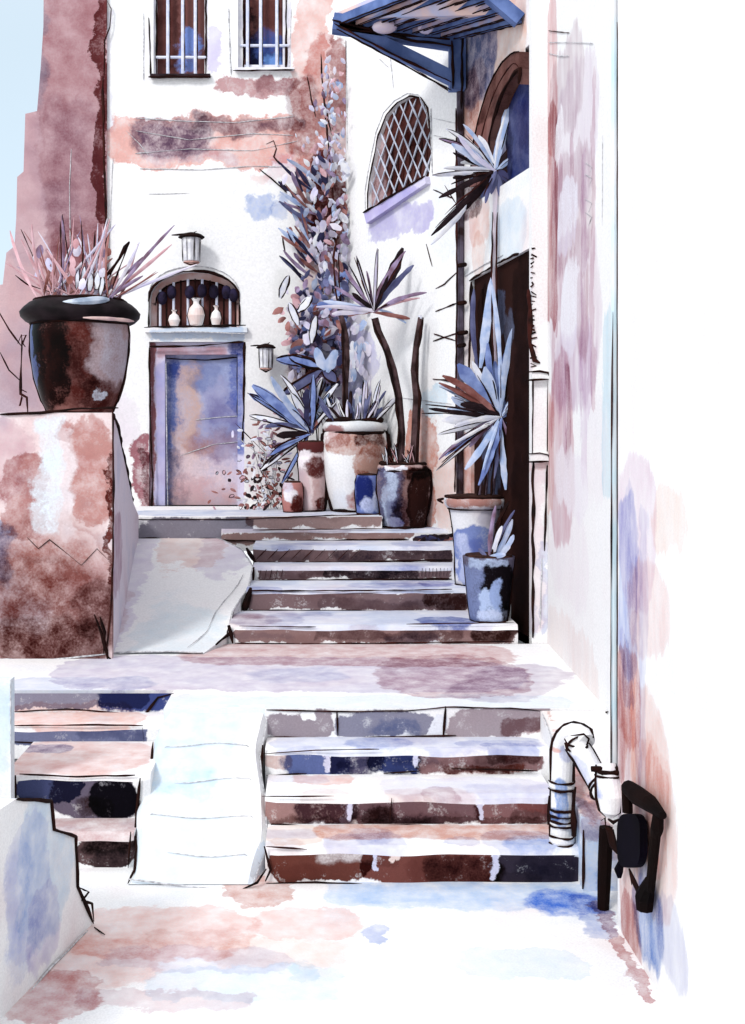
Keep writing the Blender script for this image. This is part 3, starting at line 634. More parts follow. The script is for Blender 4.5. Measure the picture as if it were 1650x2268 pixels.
# wall lanterns
lanw = plain('lantern_white', (246,246,248), (214,214,222), 18)
def lantern(u, v0, v1, w, label):
    d0 = DF-.17; c = P(u, v0, d0); t = thing('wall_lantern', label, 'lantern', (c.x, DF, zat(v1, DF)), 'wall lanterns on the house front'); r = px(w/2, d0)
    z0, z1 = zat(v1, d0), zat(v0, d0); h = z1-z0
    mb = MB(lanw); mb.lathe((c.x, d0), [(r*.75, z0+h*.08), (r*.85, z0+h*.1), (r*.92, z0+h*.8), (r*.9, z0+h*.84)], n=8)
    for k in range(8):
        w_ = math.pi*(k+.5)/4; mb.ink([V((c.x+r*.86*math.cos(w_), d0+r*.86*math.sin(w_), z0+h*.08)), V((c.x+r*.96*math.cos(w_), d0+r*.96*math.sin(w_), z0+h*.82))], (.006 if k in (7, 6, 4) else .003), INK if k != 5 else SEPIA, wob=.4)
    mb.build('glass', t)
    mb = MB(INK); mb.lathe((c.x, d0), [(r*1.15, z0+h*.83), (r*1.25, z0+h*.87), (r*.9, z0+h*.96), (r*.2, z0+h*1.02)], n=10, wob=.12)
    mb.ink([V((c.x-r*1.9, d0-.02, z0+h*.93)), V((c.x, d0, z0+h*.97)), V((c.x+r*.5, d0, z0+h*1.06))], .009); mb.build('cap', t)
    mb = MB(INK, plain('lantern_base', (226,190,180), (190,140,130), 14)); mb.lathe((c.x, d0), [(r*.3, z0-.01), (r*.8, z0+h*.04), (r*.75, z0+h*.08)], 1, n=10); mb.ink([V((c.x-r*.7, d0-r*.5, z0+.01)), V((c.x, d0-r*.8, z0-.02)), V((c.x+r*.7, d0-r*.5, z0+.01))], .008); mb.build('base', t)
    mb = MB(INK); mb.tube([V((c.x, d0, z0+h*.9)), V((c.x, DF-.06, z0+h*.95)), V((c.x, DF-.002, z0+h*.6))], .014); mb.build('bracket', t)
lantern(424, 516, 585, 46, 'small white wall lantern with black cap above the arched fanlight')
lantern(589, 762, 820, 36, 'small white wall lantern with black cap beside the blue door')
# vases on the fanlight's sill
vw = plain('vase_white', (252,250,250), (240,212,204), 5)
def vase(u, v0, v1, w, label):
    y = DF-.012+.055; y = DF-.0; c = P(u, v1, DF); r = px(w/2, DF); z0 = Z(724)+.002; h = Z(v0)-z0
    mb = MB(vw); yy = DF+.045
    prof = [(r*.45,0),(r*.75,.08),(r,.4),(r*.8,.66),(r*.4,.8),(r*.38,.88),(r*.62,1)]
    mb.lathe((c.x, yy), [(a, z0+b*h) for a, b in prof], n=18)
    for sg in (-1, 1): mb.ink([V((c.x+sg*a, yy-.02, z0+b*h)) for a, b in prof], .006, INK)
    mb.ink([V((c.x-r*.6, yy-r*.3, z0+h)), V((c.x, yy-r*.6, z0+h*.98)), V((c.x+r*.6, yy-r*.3, z0+h))], .005, SEPIA)
    tag(mb.build('vase', smooth=False, origin=(c.x, yy, z0)), label, 'vase', 'white vases on the fanlight sill')
vase(385, 686, 724, 28, 'smallest round white vase at the left of the fanlight sill')
vase(434, 660, 724, 40, 'biggest white two tone jug vase in the middle of the fanlight sill')
vase(478, 676, 724, 26, 'slim white vase right of the big jug on the fanlight sill')

# ================================================================ ANGLED WALL with the latticed window
pw = wallplane((1.32, 10.36), (.314, 12.0))
aw = wash('angled_plaster', (255,255,255), pw, [S(815,480,955,505,(196,190,234),.9,6), S(900,905,962,1170,(222,150,132),.85,4), S(770,740,835,860,(206,204,240),.8,6), S(765,820,800,960,(140,150,206),.8,8), S(768,700,800,830,(190,180,220),.6,8), S(930,860,985,920,(198,230,250),.7,6), S(955,380,1020,560,(234,242,252),.5,12), S(960,1000,1020,1170,(240,196,182),.7,8), S(765,560,775,1000,(196,180,214),.6,6)], d=11.5, mottle=.06)
ah = thing('corner_wall', 'white angled house wall with a latticed oval window and lilac sloping sill', 'house wall', (.6, 12.1, ZT-.2))
mb = MB(aw)
outl = [(815,470),(814,430),(820,390),(828,350),(838,300),(855,255),(880,228),(908,213),(932,216),(948,240),(955,290),(956,340),(950,390)]
pa = [pw.ab(u, v) for u, v in outl]
amin, amax = min(p[0] for p in pa), max(p[0] for p in pa); bmin, bmax = min(p[1] for p in pa), max(p[1] for p in pa)
La, Lb = pw.ab(1020, 600)[0], pw.ab(765, 600)[0]
aL, aR = min(0, La, Lb)-2.0 if False else min(La, Lb), max(La, Lb)
a_end = (V((.314, 12.0, 0))-pw.o).dot(pw.ta); a_lo, a_hi = min(0, a_end), max(0, a_end)
m_ = .02; wall_cells(mb, pw, a_lo, a_hi, ZT-.55, Z(-170), [(amin-m_, amax+m_, bmin-m_, bmax+m_)], .2)
# ring between the rectangular cut and the drawn outline
cx_, cy_ = (amin+amax)/2, (bmin+bmax)/2
def on_rect(a, b):
    da, db = a-cx_, b-cy_; k = min(((amax-amin)/2+m_)/max(abs(da), 1e-6), ((bmax-bmin)/2+m_)/max(abs(db), 1e-6)); return cx_+da*k, cy_+db*k
dense = []
for (p, q) in zip(pa, pa[1:]+pa[:1]):
    for k in range(5): dense.append((p[0]+(q[0]-p[0])*k/5, p[1]+(q[1]-p[1])*k/5))
corners = [(amin-m_, bmin-m_), (amax+m_, bmin-m_), (amax+m_, bmax+m_), (amin-m_, bmax+m_)]
ND = len(dense)
for i in range(ND):
    p, q = dense[i], dense[(i+1) % ND]; rp, rq = on_rect(*p), on_rect(*q)
    pts = [pw.at(*p), pw.at(*q), pw.at(*rq)]
    for c in corners:
        t0, t1, tc = [math.atan2(y-cy_, x-cx_) for x, y in (p, q, c)]
        dd = lambda x: (x+math.pi) % (2*math.pi)-math.pi
        if dd(tc-t0)*dd(tc-t1) < 0 and abs(dd(tc-t0)) < 1: pts.append(pw.at(*c))
    pts.append(pw.at(*rp)); mb.face(pts); mb.face([pw.at(*p), pw.at(*q), pw.at(*q, -.2), pw.at(*p, -.2)])
mb.inkp(pw, outl[:-1], 4, INK); mb.inkp(pw, [(u-5, v-6) for u, v in outl[:-2]], 3, PENCIL); mb.inkp(pw, [(955,240),(958,390)], 4, PENCIL)
for uv, w, mt in (([(880,90),(866,130),(872,195)],4,PENCIL), ([(840,130),(862,150)],3,PENCIL), ([(960,262),(1018,275)],2,PENCIL), ([(960,300),(1015,312)],2,PENCIL), ([(965,640),(985,630),(1015,600)],4,SEPIA), ([(965,690),(1012,672)],4,SEPIA), ([(962,740),(1010,755)],4,SEPIA), ([(960,755),(1012,738)],4,SEPIA), ([(960,840),(1010,845)],5,SEPIA), ([(945,540),(958,590)],3,SEPIA),
      ([(960,420),(1005,440)],3,SEPIA), ([(985,410),(1010,450)],3,SEPIA), ([(880,880),(1000,895)],2,PENCIL), ([(768,90),(770,330)],2,PENCIL), ([(736,50),(800,75),(900,140),(1000,205)],3,SEPIA)):
    mb.inkp(pw, uv, w, mt)
mb.build('wall', ah)
wg = wash('lattice_shutter', (128,82,76), pw, [S(812,300,846,480,(206,176,182),.8,6,op=True), S(850,230,955,450,(120,66,56),.8,8), S(830,330,870,400,(140,110,112),.6,8)], d=11, mottle=.3, warp=8)
mb = MB(wg); mb.prism([pw.at(a, b, -.05) for a, b in dense], pw.n*-.03)
for k in range(7):
    u = 862+13*k; mb.ink([pw.hit(u, 300+6*(6-k))+pw.n*-.045, pw.hit(u-6, 460-8*k)+pw.n*-.045], .008, SEPIA)
wn = mb.build('window', ah)
lt = plain('lattice_pale', (214,218,232), (180,188,206), 14)
def inside(a, b):
    c = False; j = ND-1
    for i in range(ND):
        (x0, y0), (x1, y1) = dense[i], dense[j]
        if (y0 > b) != (y1 > b) and a < (x1-x0)*(b-y0)/(y1-y0)+x0: c = not c
        j = i
    return c
mb = MB(lt)
for sgn in (-1, 1):
    for k in range(-9, 10):
        seg = []
        for t in range(-60, 61):
            a = cx_+k*.155+t*.015; b = cy_+sgn*t*.024+(.0 if sgn > 0 else .06)
            if inside(a, b): seg.append((a, b))
        if len(seg) > 4: mb.ink([pw.at(*seg[0], -.02+.008*sgn), pw.at(*seg[-1], -.02+.008*sgn)], .0085, lt, wob=.25)
mb.build('lattice', wn)
mb = MB(wash('lilac_sill', (226,222,248), pw, [S(815,440,955,520,(206,200,240),.8,5)], d=11))
s0, s1, s2, s3 = [pw.ab(u, v) for u, v in ((816,472),(952,392),(954,408),(822,496))]
mb.prism([pw.at(*s0, .06), pw.at(*s3, .06), pw.at(*s2, .06), pw.at(*s1, .06)], pw.n*-.059); mb.ink([pw.at(*s0, .065), pw.at(*s1, .065)], .012, INK)
mb.build('sill', ah)

# ================================================================ CORNER HOUSE : dark doorway, pilaster, right wall
pd = wallplane((1.33, 10.34), (1.632, 8.55))
def uvd(u): p = pd.hit(u, 900); return (p-pd.o).dot(pd.ta)
ch = thing('corner_house', 'tall white house on the right with a dark doorway, arched window and long rose stains', 'house', (1.65, 8.4, ZL))
dstr = [S(1015,60,1165,200,(240,196,178),.8,8), S(1020,70,1100,190,(96,130,200),.9,10), S(1030,160,1075,240,(190,150,146),.6,10), S(1018,180,1060,330,(214,168,158),.8,8), S(1020,400,1070,470,(110,90,96),.9,6), S(1040,470,1085,520,(244,206,196),.8,6), S(1085,470,1165,560,(224,238,250),.8,8), S(1045,520,1075,600,(244,214,204),.7,5), S(1015,620,1045,1110,(246,234,232),.6,6), S(1020,960,1045,1110,(226,160,142),.8,5)]
dw = wash('doorway_wall', (255,255,255), pd, dstr, d=9.5, warp=8)
aend = (V((1.632, 8.55, 0))-pd.o).dot(pd.ta)
A0, A1 = min(0, aend), max(0, aend)
D0, D1 = sorted((uvd(1043), uvd(1176)))
zt_f, zt_n = pd.hit(1043, 620).z, pd.hit(1166, 552).z
W0, W1 = sorted((uvd(1052), uvd(1176)))
wt = pd.hit(1160, 110).z; wb = pd.hit(1100, 418).z
mb = MB(dw); DT = max(zt_f, zt_n)
wall_cells(mb, pd, A0, A1, ZL-.05, Z(-170)+.5, [(D0, D1, ZL-.05, DT), (W0, W1, wb, wt)], .22)
sg = 1 if uvd(1176) > uvd(1043) else -1
# sloping head of the doorway
if abs(zt_f-zt_n) > .02:
    lo_a, hi_a = uvd(1043), uvd(1176); mb.face([pd.at(lo_a, zt_f), pd.at(hi_a, zt_n), pd.at(hi_a, DT), pd.at(lo_a, DT)]); mb.face([pd.at(lo_a, zt_f), pd.at(hi_a, zt_n), pd.at(hi_a, zt_n, -.22), pd.at(lo_a, zt_f, -.22)])
mb.inkp(pd, [(1040,622),(1090,590),(1150,560)], 7, INK); mb.inkp(pd, [(1030,612),(1085,580),(1115,565)], 3, PENCIL); mb.inkp(pd, [(1045,625),(1043,720),(1040,830)], 9, INK); mb.inkp(pd, [(1022,420),(1020,800),(1022,1100)], 3, SEPIA)
mb.build('wall', ch)
arcw = []
lo_a, hi_a = uvd(1052), uvd(1176)
fwm = wash('arch_frame', (140,100,94), pd, [S(1050,100,1170,200,(110,70,64),.7,6), S(1050,250,1090,400,(206,160,160),.5,6)], d=9.2, warp=5)
gl = wash('arch_glass', (104,112,156), pd, [S(1080,150,1166,420,(90,110,176),.9,10), S(1140,210,1166,330,(110,150,230),.8,8), S(1075,280,1120,420,(96,90,120),.8,8)], d=9.2, rough=.3, mottle=.3)
mb = MB(gl); mb.slab(pd, W0+.003, W1-.003, wb+.003, wt-.003, -.07, -.05); w = mb.build('window', ch)
mb = MB(fwm); pts = []
for k in range(13):                               # quarter of a tall arch, crown at the near jamb
    t = k/12; u = 1052+112*t; v = 415-300*math.sin(t*math.pi/2)**.55 if k else 415
    pts.append(pd.hit(u, v)-pd.o)
pts = [(p.dot(pd.ta), p.z) for p in pts]
inner = [(a+(hi_a-lo_a)*(.30 if k < 9 else .30*(12-k)/4), b-(.05+.20*k/12)) for k, (a, b) in enumerate(pts)]
mb.prism([pd.at(*p, .05) for p in pts]+[pd.at(*p, .05) for p in inner[::-1]], pd.n*-.095)
for (a, b), (c, e) in zip(pts, pts[1:]): mb.face([pd.at(a, b, .001), pd.at(c, e, .001), pd.at(c, wt+.001, .001), pd.at(a, wt+.001, .001)], mb.mat(dw))
mb.ink([pd.at(*p, .052) for p in inner], px(7, 9.2)/2, INK)
for s_, w_ in ((.052, 5),): mb.ink([pd.at(a, b, s_) for a, b in pts], px(w_, 9.2)/2, INK); mb.ink([pd.at((a+c)/2, (b+e)/2, s_) for (a, b), (c, e) in zip(pts, inner)], px(4, 9.2)/2, SEPIA)
mb.build('frame', w)
# the dark open doorway: shade painted on a nearly flush panel
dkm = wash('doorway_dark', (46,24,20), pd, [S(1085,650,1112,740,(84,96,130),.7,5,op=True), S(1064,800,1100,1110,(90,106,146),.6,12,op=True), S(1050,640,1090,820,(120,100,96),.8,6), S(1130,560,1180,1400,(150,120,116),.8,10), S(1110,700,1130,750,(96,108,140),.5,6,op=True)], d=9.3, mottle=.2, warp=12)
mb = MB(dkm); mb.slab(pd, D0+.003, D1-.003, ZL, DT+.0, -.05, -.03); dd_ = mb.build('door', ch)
for uv, w_ in (([(1062,640),(1058,800)],8), ([(1080,620),(1075,830)],5), ([(1100,700),(1085,900)],4), ([(1060,960),(1056,1080)],5), ([(1095,1000),(1085,1080)],6), ([(1118,1000),(1130,1060)],6), ([(1072,1010),(1070,1085)],4)):
    mb = None
for uv, w_ in (([(1062,640),(1058,800)],8), ([(1080,620),(1075,830)],5), ([(1100,700),(1085,900)],4), ([(1095,1000),(1085,1080)],6)):
    mb = MB(INK); mb.inkp(pd, uv, w_, INK, off=-.024); mb.build('bar', dd_)
# pilaster on the corner
PF = front(8.44); ax = (1178-U0)/F*8.44; bx_ = (1213-U0)/F*8.44
pmn = wash('pilaster_plaster', (255,255,255), PF, [S(1170,1020,1200,1400,(244,226,232),.7,8), S(1160,1025,1215,1050,(246,222,216),.7,4), S(1195,1200,1212,1410,(196,206,234),.6,4), S(1165,720,1185,830,(250,232,232),.6,5), S(1168,1340,1185,1415,(180,190,220),.4,5), S(1170,560,1180,820,(240,230,240),.4,4)], d=8.4, mottle=.05)
mb = MB(pmn)
mb.box(ax, bx_, 8.44, 8.545, ZL-.02, Z(-170)+.6)
# ragged dark marks widening the doorway's painted shade, then collars
for k in range(26):
    v = 552+k*10.5; mb.ink([P(1176, v, 8.437), P(1176+random.uniform(4, 13), v+random.uniform(-6, 8), 8.437)], px(random.uniform(5, 11), 8.44)/2, SEPIA if k % 3 else INK)
mb.ink([P(1172,640,8.435), P(1176,760,8.435), P(1184,800,8.435), P(1196,806,8.435)], .018, SEPIA)
mb.inkp(PF, [(1180,830),(1179,1010)], 5, INK); mb.inkp(PF, [(1180,1020),(1180,1200),(1180,1310),(1180,1412)], 8, INK); mb.inkp(PF, [(1213,850),(1212,1000)], 4, SEPIA); mb.inkp(PF, [(1212,1030),(1208,1140),(1206,1220)], 5, INK); mb.inkp(PF, [(1200,1230),(1196,1390)], 3, PENCIL)
pil = mb.build('pilaster', ch)
for v0, v1, e in ((822, 842, .01), (1004, 1024, .03)):
    mb = MB(pmn); c0, c1 = zat(v1, 8.40), zat(v0, 8.40)
    mb.box(ax-e*.6, bx_+.012, 8.40, 8.439, c0, c1)
    fp2 = front(8.398)
    mb.inkp(fp2, [(1166,v0+2),(1195,v0),(1214,v0+4),(1216,v0+12)], 5, INK); mb.inkp(fp2, [(1164,v1),(1216,v1-2)], 5, INK)
    if v0 > 900: mb.inkp(fp2, [(1158,v0),(1160,v1+4)], 11, INK); mb.inkp(fp2, [(1216,v0-6),(1217,v1+4)], 8, INK)
    mb.build('collar', pil)
# right wall coming forward, then the near wall
pr = wallplane((bx_+.0, 8.44), (1.645, 6.2))
rst = [S(1218+9*k+random.uniform(-3,3), 150+random.uniform(0,700), 1226+9*k+random.uniform(0,6), 700+random.uniform(0,500), random.choice(((226,196,206),(216,170,182),(236,220,236),(200,160,176),(232,206,212))), .7, 3, rot=0) for k in range(11)]+[S(1212,5,1233,330,(234,192,192),.9,4), S(1212,250,1234,730,(206,150,152),.95,4), S(1216,170,1290,250,(206,180,190),.6,12), S(1222,240,1325,430,(230,216,230),.7,14), S(1220,400,1315,560,(212,182,192),.7,14), S(1235,430,1280,540,(240,236,248),.9,8,op=True), S(1216,560,1330,900,(228,208,222),.6,12), S(1240,600,1285,780,(246,244,252),1.0,10,op=True), S(1280,590,1305,790,(206,160,168),.5,8), S(1216,800,1272,1190,(222,180,190),.8,9), S(1228,760,1320,900,(230,214,230),.6,18), S(1232,1010,1300,1120,(248,242,250),.8,10,op=True), S(1212,880,1228,1130,(244,200,188),.6,4), S(1220,1150,1300,1300,(246,234,242),.4,16), S(1290,880,1345,1100,(246,238,244),.4,14), S(1230,260,1250,330,(248,244,250),.8,6,op=True), S(1205,1440,1330,1570,(244,214,206),.35,10), S(1335,700,1362,1100,(206,234,246),.7,5)]
rwm = wash('right_wall_plaster', (255,255,255), pr, rst, d=7.6, mottle=.04, warp=20, vert=.3)
mb = MB(rwm); q0, q1 = V((bx_, 8.44, 0)), V((1.645, 6.2, 0))
mb.prism([V((bx_+.001,8.441,0)), V((1.645,6.2,0)), V((6,6.2,0)), V((6,12,0)), V((bx_+.001,12,0))], (0,0,8))
mb.ink([pr.hit(1204,1432)+pr.n*.004, pr.hit(1255,1490)+pr.n*.004, pr.hit(1320,1570)+pr.n*.004], .006, SEPIA)
mb.ink([pr.hit(1322,1572)+pr.n*.006+V((0,-.1,.0)), pr.hit(1350,1576)+pr.n*.006], .006, INK)
mb.inkp(pr, [(1336,300),(1335,500)], 1.5, PENCIL); mb.inkp(pr, [(1216,68),(1240,71),(1262,73)], 2.5, SEPIA); mb.inkp(pr, [(1216,94),(1270,94),(1315,96)], 1.8, PENCIL); mb.inkp(pr, [(1216,118),(1240,124),(1262,124)], 2, PENCIL)
for v in (360, 385, 440, 470): mb.inkp(pr, [(1296,v),(1312,v+10),(1305,v+30)], 1.6, PENCIL)
mb.build('wall', ch)
pn = wallplane((1.335, 5.02), (1.335, 2.5))
nst = [S(1367+8*k+random.uniform(-3,3), 1050+random.uniform(0,500), 1376+9*k+random.uniform(0,8), 1650+random.uniform(0,320), random.choice(((240,200,192),(226,170,164),(214,200,232),(246,216,206),(190,196,236))), .4, 7, rot=0) for k in range(7)]+[S(1366,1440,1385,1720,(206,150,150),.6,5), S(1366,1450,1420,1640,(236,184,176),.8,7), S(1370,1560,1480,1830,(242,202,192),.7,14), S(1400,1700,1500,1960,(246,212,204),.7,12), S(1366,1090,1410,1480,(170,186,240),.7,9), S(1366,1000,1450,1320,(236,214,228),.7,9), S(1390,1260,1480,1420,(244,210,206),.6,9),
       S(1375,1420,1400,1560,(160,160,210),.6,5), S(1560,640,1610,800,(253,240,232),.5,16), S(1440,1080,1520,1200,(250,224,212),.6,7), S(1400,0,1410,1000,(252,244,244),.5,3), S(1450,420,1520,640,(253,240,232),.5,10), S(1405,1970,1470,2075,(110,144,214),.8,14), S(1450,2050,1520,2110,(206,208,232),.7,10), S(1375,2010,1420,2110,(214,170,172),.8,6), S(1370,1900,1415,2060,(226,186,180),.9,6), S(1430,1700,1475,1900,(236,170,160),.5,6)]  # blue strokes low on this wall paint the handrail pipe's cast shadow
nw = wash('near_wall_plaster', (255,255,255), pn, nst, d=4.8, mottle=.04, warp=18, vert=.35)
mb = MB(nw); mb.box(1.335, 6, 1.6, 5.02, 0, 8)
mb.ink([V((1.333,5.018,z)) for z in (1.2, 2, 3, 4)], .003, SEPIA)
tag(mb.build('near_wall', origin=(1.335, 5.02, 0)), 'near white wall at the right edge with a blurred pink stain at its corner', 'wall')
# ================================================================ CANOPY, POLE, PIPES, PIPE SHADOW
bl = plain('timber_blue', (112,134,188), (80,100,150), 5); bl2 = plain('timber_slate', (160,176,226), (206,170,166), 3)
rfm = plain('canopy_underside', (240,208,200), (176,196,240), 2.6)
c1, c2, c3, c4 = V((.16,10.3,5.93)), V((1.275,10.3,5.80)), V((1.57,8.75,5.40)), V((1.12,8.75,5.78))
cn = thing('awning', 'blue timber canopy with slatted underside and diagonal bracket under the top edge', 'awning', (1.28, 10.3, ZL))
mb = MB(rfm); mb.prism([c1, c2, c3, c4], (0,0,.04)); mb.build('roof', cn)
mb = MB(bl, bl2)
for k in range(9):
    t = k/8; a = c1.lerp(c2, t*.95+.02)+V((0,-.03,-.03)); b = c4.lerp(c3, t*.95+.02)+V((0,0,-.03)); s = .018 if k % 2 else .03
    mb.prism([a+V((-s,0,-.05)), a+V((s,0,-.05)), a+V((s,0,.029)), a+V((-s,0,.029))], b-a, k % 2)
    for sgn in (-1, 1): mb.ink([a+V((sgn*s,-.01,-.055)), b+V((sgn*s,0,-.055))], .006, INK)
mb.build('slats', cn)
def beam(mb, a, b, w, m=0):
    a, b = V(a), V(b); t = (b-a).normalized(); s = t.cross(V((0,1,0))).normalized()*w
    mb.prism([a-s+V((0,-w,0)), a+s+V((0,-w,0)), a+s+V((0,w,0)), a-s+V((0,w,0))], b-a, m)
mb = MB(bl); beam(mb, P(738,52,10.24), P(1012,92,10.24), .075); mb.ink([P(735,44,10.16), P(900,86,10.16), P(1010,104,10.16)], .014, INK); mb.ink([P(760,64,10.16), P(1000,88,10.16)], .01, INK); mb.build('beam', cn)
mb = MB(bl); beam(mb, P(1012,80,10.22), P(1012,200,10.22), .07); mb.ink([P(1002,90,10.13), P(1003,195,10.13)], .012, INK); mb.ink([P(1024,70,10.13), P(1022,240,10.13)], .012, INK); mb.build('post', cn)
mb = MB(bl); beam(mb, P(755,52,10.22), P(1005,176,10.22), .055); mb.ink([P(740,52,10.14), P(870,120,10.14), P(1000,182,10.14)], .009, SEPIA); mb.ink([P(745,64,10.14), P(880,136,10.14), P(1000,200,10.14)], .009, INK); mb.build('bracket', cn)
mb = MB(bl, bl2); beam(mb, c4+V((0,0,-.05)), c3+V((0,0,-.05)), .05); mb.build('beam', cn)
glb = plain('globe_lilac', (222,216,246), (244,226,232), 5)
for u, v, w in ((852,60,28),(948,62,23)):
    mb = MB(glb); c = P(u, v, 10.05); r = px(w, 10.05); z = px(12, 10.05)
    mb.lathe((c.x, c.y), [(r*math.sin(math.pi*k/8)+.001, c.z-z*math.cos(math.pi*k/8)) for k in range(9)], n=16); mb.tube([c+V((0,0,z*.9)), V((c.x, c.y, 5.86))], .012); mb.build('lamp_shade', cn, True)
# pole under the bracket
mb = MB(plain('pole_dark', (50,36,38), (104,96,112), 6)); mb.tube([P(1019,200,10.27), P(1020,500,10.27), P(1019,800,10.27), P(1018,1030,10.27), V((P(1018,1030,10.27).x, 10.27, 1.0))], .032, sides=8)
mb.ink([P(1010,240,10.2), P(1012,600,10.2), P(1008,1090,10.2)], .009, SEPIA)
pole = thing('drain_pole', 'thin dark upright pole below the blue canopy bracket at the corner', 'pole', (1.31, 10.27, 1.0))
mb.build('pole', pole)
for v, a in ((588,18),(672,18),(738,22),(766,16)):
    mb = MB(INK); mb.tube([P(1016,v,10.22), P(1016+a*.8,v-2,10.1)], .02, sides=6); mb.build('clip', pole)

pw_ = wash('pipe_white', (250,250,252), front(5.3), [S(1255,1760,1280,1870,(140,170,226),1.0,4), S(1240,1690,1262,1700,PINK,.8,4), S(1222,1650,1240,1700,(246,226,220),.8,4), S(1344,1740,1375,1790,(96,140,220),1.0,5), S(1262,1676,1290,1720,(170,180,224),.7,5), S(1240,1830,1262,1860,(110,140,210),.9,4), S(1300,1660,1330,1690,(240,240,250),.5,4)], d=5.3, warp=4, mottle=.05)
dp = thing('drainpipe', 'white downpipe bending through a thick elbow down onto the third step', 'drainpipe', (1.34, 5.2, 0))
pm2 = plain('pipe_pale', (206,230,240), (238,240,244), 3)
dq = 5.13
mb = MB(pm2); a = P(1361,1725,dq); mb.tube([V((a.x, dq, zat(v, dq))) for v in (1726,1300,900,400,0,-200)], px(7, dq), sides=10)
for du, w in ((-8,4),(8,5)): mb.ink([P(1361+du,1722,dq-.02), P(1361+du,1560,dq-.02), P(1362+du,1000,dq-.02), P(1365+du,690,dq-.02)], px(w, dq)/2, SEPIA if du < 0 else INK, step=.12)
mb.ink([P(1364+7,690,dq-.02), P(1376,400,dq-.02), P(1376,240,dq-.02)], px(1.6, dq)/2, SEPIA)
mb.build('downpipe', dp)
mb = MB(INK); mb.tube([P(1374,1640,dq+.02), P(1372,1720,dq+.02), P(1376,1740,dq+.02), P(1366,1800,dq+.05)], [px(9,dq), px(11,dq), px(15,dq), px(7,dq)], sides=8); mb.build('bracket', dp)
e0, e1 = P(1345,1766,5.10), P(1272,1636,5.42)
mb = MB(pw_)
t_ = (e0-e1).normalized()
mb.tube([e1+V((0,0,-.02)), e1.lerp(e0,.3), e1.lerp(e0,.7), e0], [px(25,5.4), px(24,5.4), px(25,5.2), px(27,5.1)], sides=18)
ip = [e1+V((0,0,-.02)), e1.lerp(e0,.3), e1.lerp(e0,.7), e0]; mb.tube_ink(ip, [px(25,5.4), px(24,5.4), px(25,5.2), px(26,5.1)], .0065)
mb.ring(e1.lerp(e0,.12), e0-e1, px(25,5.4), .006); mb.ring(e1.lerp(e0,.86), e0-e1, px(27,5.15), .011); mb.ring(e1.lerp(e0,.80), e0-e1, px(27,5.15), .006)
mb.build('inclined_pipe', dp)
mb = MB(pw_); c = P(1347,1762,5.02)
mb.tube([c+V((0,.03,.13)), c+V((0,.0,.06)), c+V((0,-.03,0)), c+V((.0,-.03,-.055)), c+V((0,-.02,-.085))], [px(21,5.05), px(26,5.05), px(28,5.05), px(22,5.05), px(8,5.05)], sides=18)
ep = [c+V((0,.03,.13)), c+V((0,.0,.06)), c+V((0,-.03,0)), c+V((.0,-.03,-.055)), c+V((0,-.02,-.085))]; mb.tube_ink(ep, [px(21,5.05), px(26,5.05), px(28,5.05), px(22,5.05), px(8,5.05)], .008)
mb.ring(c+V((0,.02,.105)), (0,.1,1), px(25,5.05), .010); mb.ring(c+V((0,.01,.085)), (0,.1,1), px(26,5.05), .006); mb.ink([c+V((-.02,-.07,-.08)), c+V((0,-.08,-.09)), c+V((.03,-.07,-.08))], .008)
mb.tube([c+V((-.075,.0,.118)), c+V((.085,.0,.118))], .013, mb.mat(INK), sides=8)
mb.build('elbow', dp)
mb = MB(pw_); pts = [P(1242,1862,5.58), P(1243,1800,5.58), P(1244,1720,5.58), P(1246,1664,5.58), P(1249,1648,5.57), P(1254,1636,5.54), P(1263,1627,5.5), P(1274,1624,5.46), P(1285,1626,5.42), P(1294,1633,5.38), P(1300,1643,5.35)]
mb.tube(pts, [px(24,5.6)]*5+[px(23,5.5)]*3+[px(22,5.4)]*2+[px(19,5.4)], sides=18)
mb.tube_ink(pts, [px(24,5.6)]*5+[px(23,5.5)]*3+[px(22,5.4)]*2+[px(19,5.4)], .0085); mb.ink([P(1272,1740,5.5), P(1268,1850,5.5)], .024, INK)
mb.ink([P(1250,1636,5.36), P(1258,1650,5.34), P(1280,1656,5.33), P(1300,1650,5.32), P(1304,1636,5.32), P(1292,1626,5.34), P(1262,1630,5.36)], .007, INK)
mb.ink([P(1250,1646,5.35), P(1256,1660,5.34), P(1264,1664,5.33)], .012, INK); mb.ink([P(1290,1666,5.3), P(1298,1660,5.3), P(1304,1650,5.3)], .014, INK)
mb.build('upright_pipe', dp)
def collar(v, r, h, m=None):
    mb = MB(m or pw_); c = P(1244, v, 5.58); z0, z1 = zat(v+h, 5.58), zat(v, 5.58)
    rr = px(r, 5.58); mb.lathe((c.x, c.y), [(rr*.92, z0), (rr, z0+(z1-z0)*.3), (rr, z0+(z1-z0)*.7), (rr*.92, z1)], n=24)
    for z in (z0, z1): mb.ink([V((c.x+rr*1.02*math.cos(w), c.y+rr*1.02*math.sin(w), z)) for w in [math.pi*(1+k/12) for k in range(13)]], .006, INK)
    mb.build('collar', dp)
collar(1728, 29, 17); collar(1790, 27, 14); collar(1815, 27, 10); collar(1848, 28, 18)

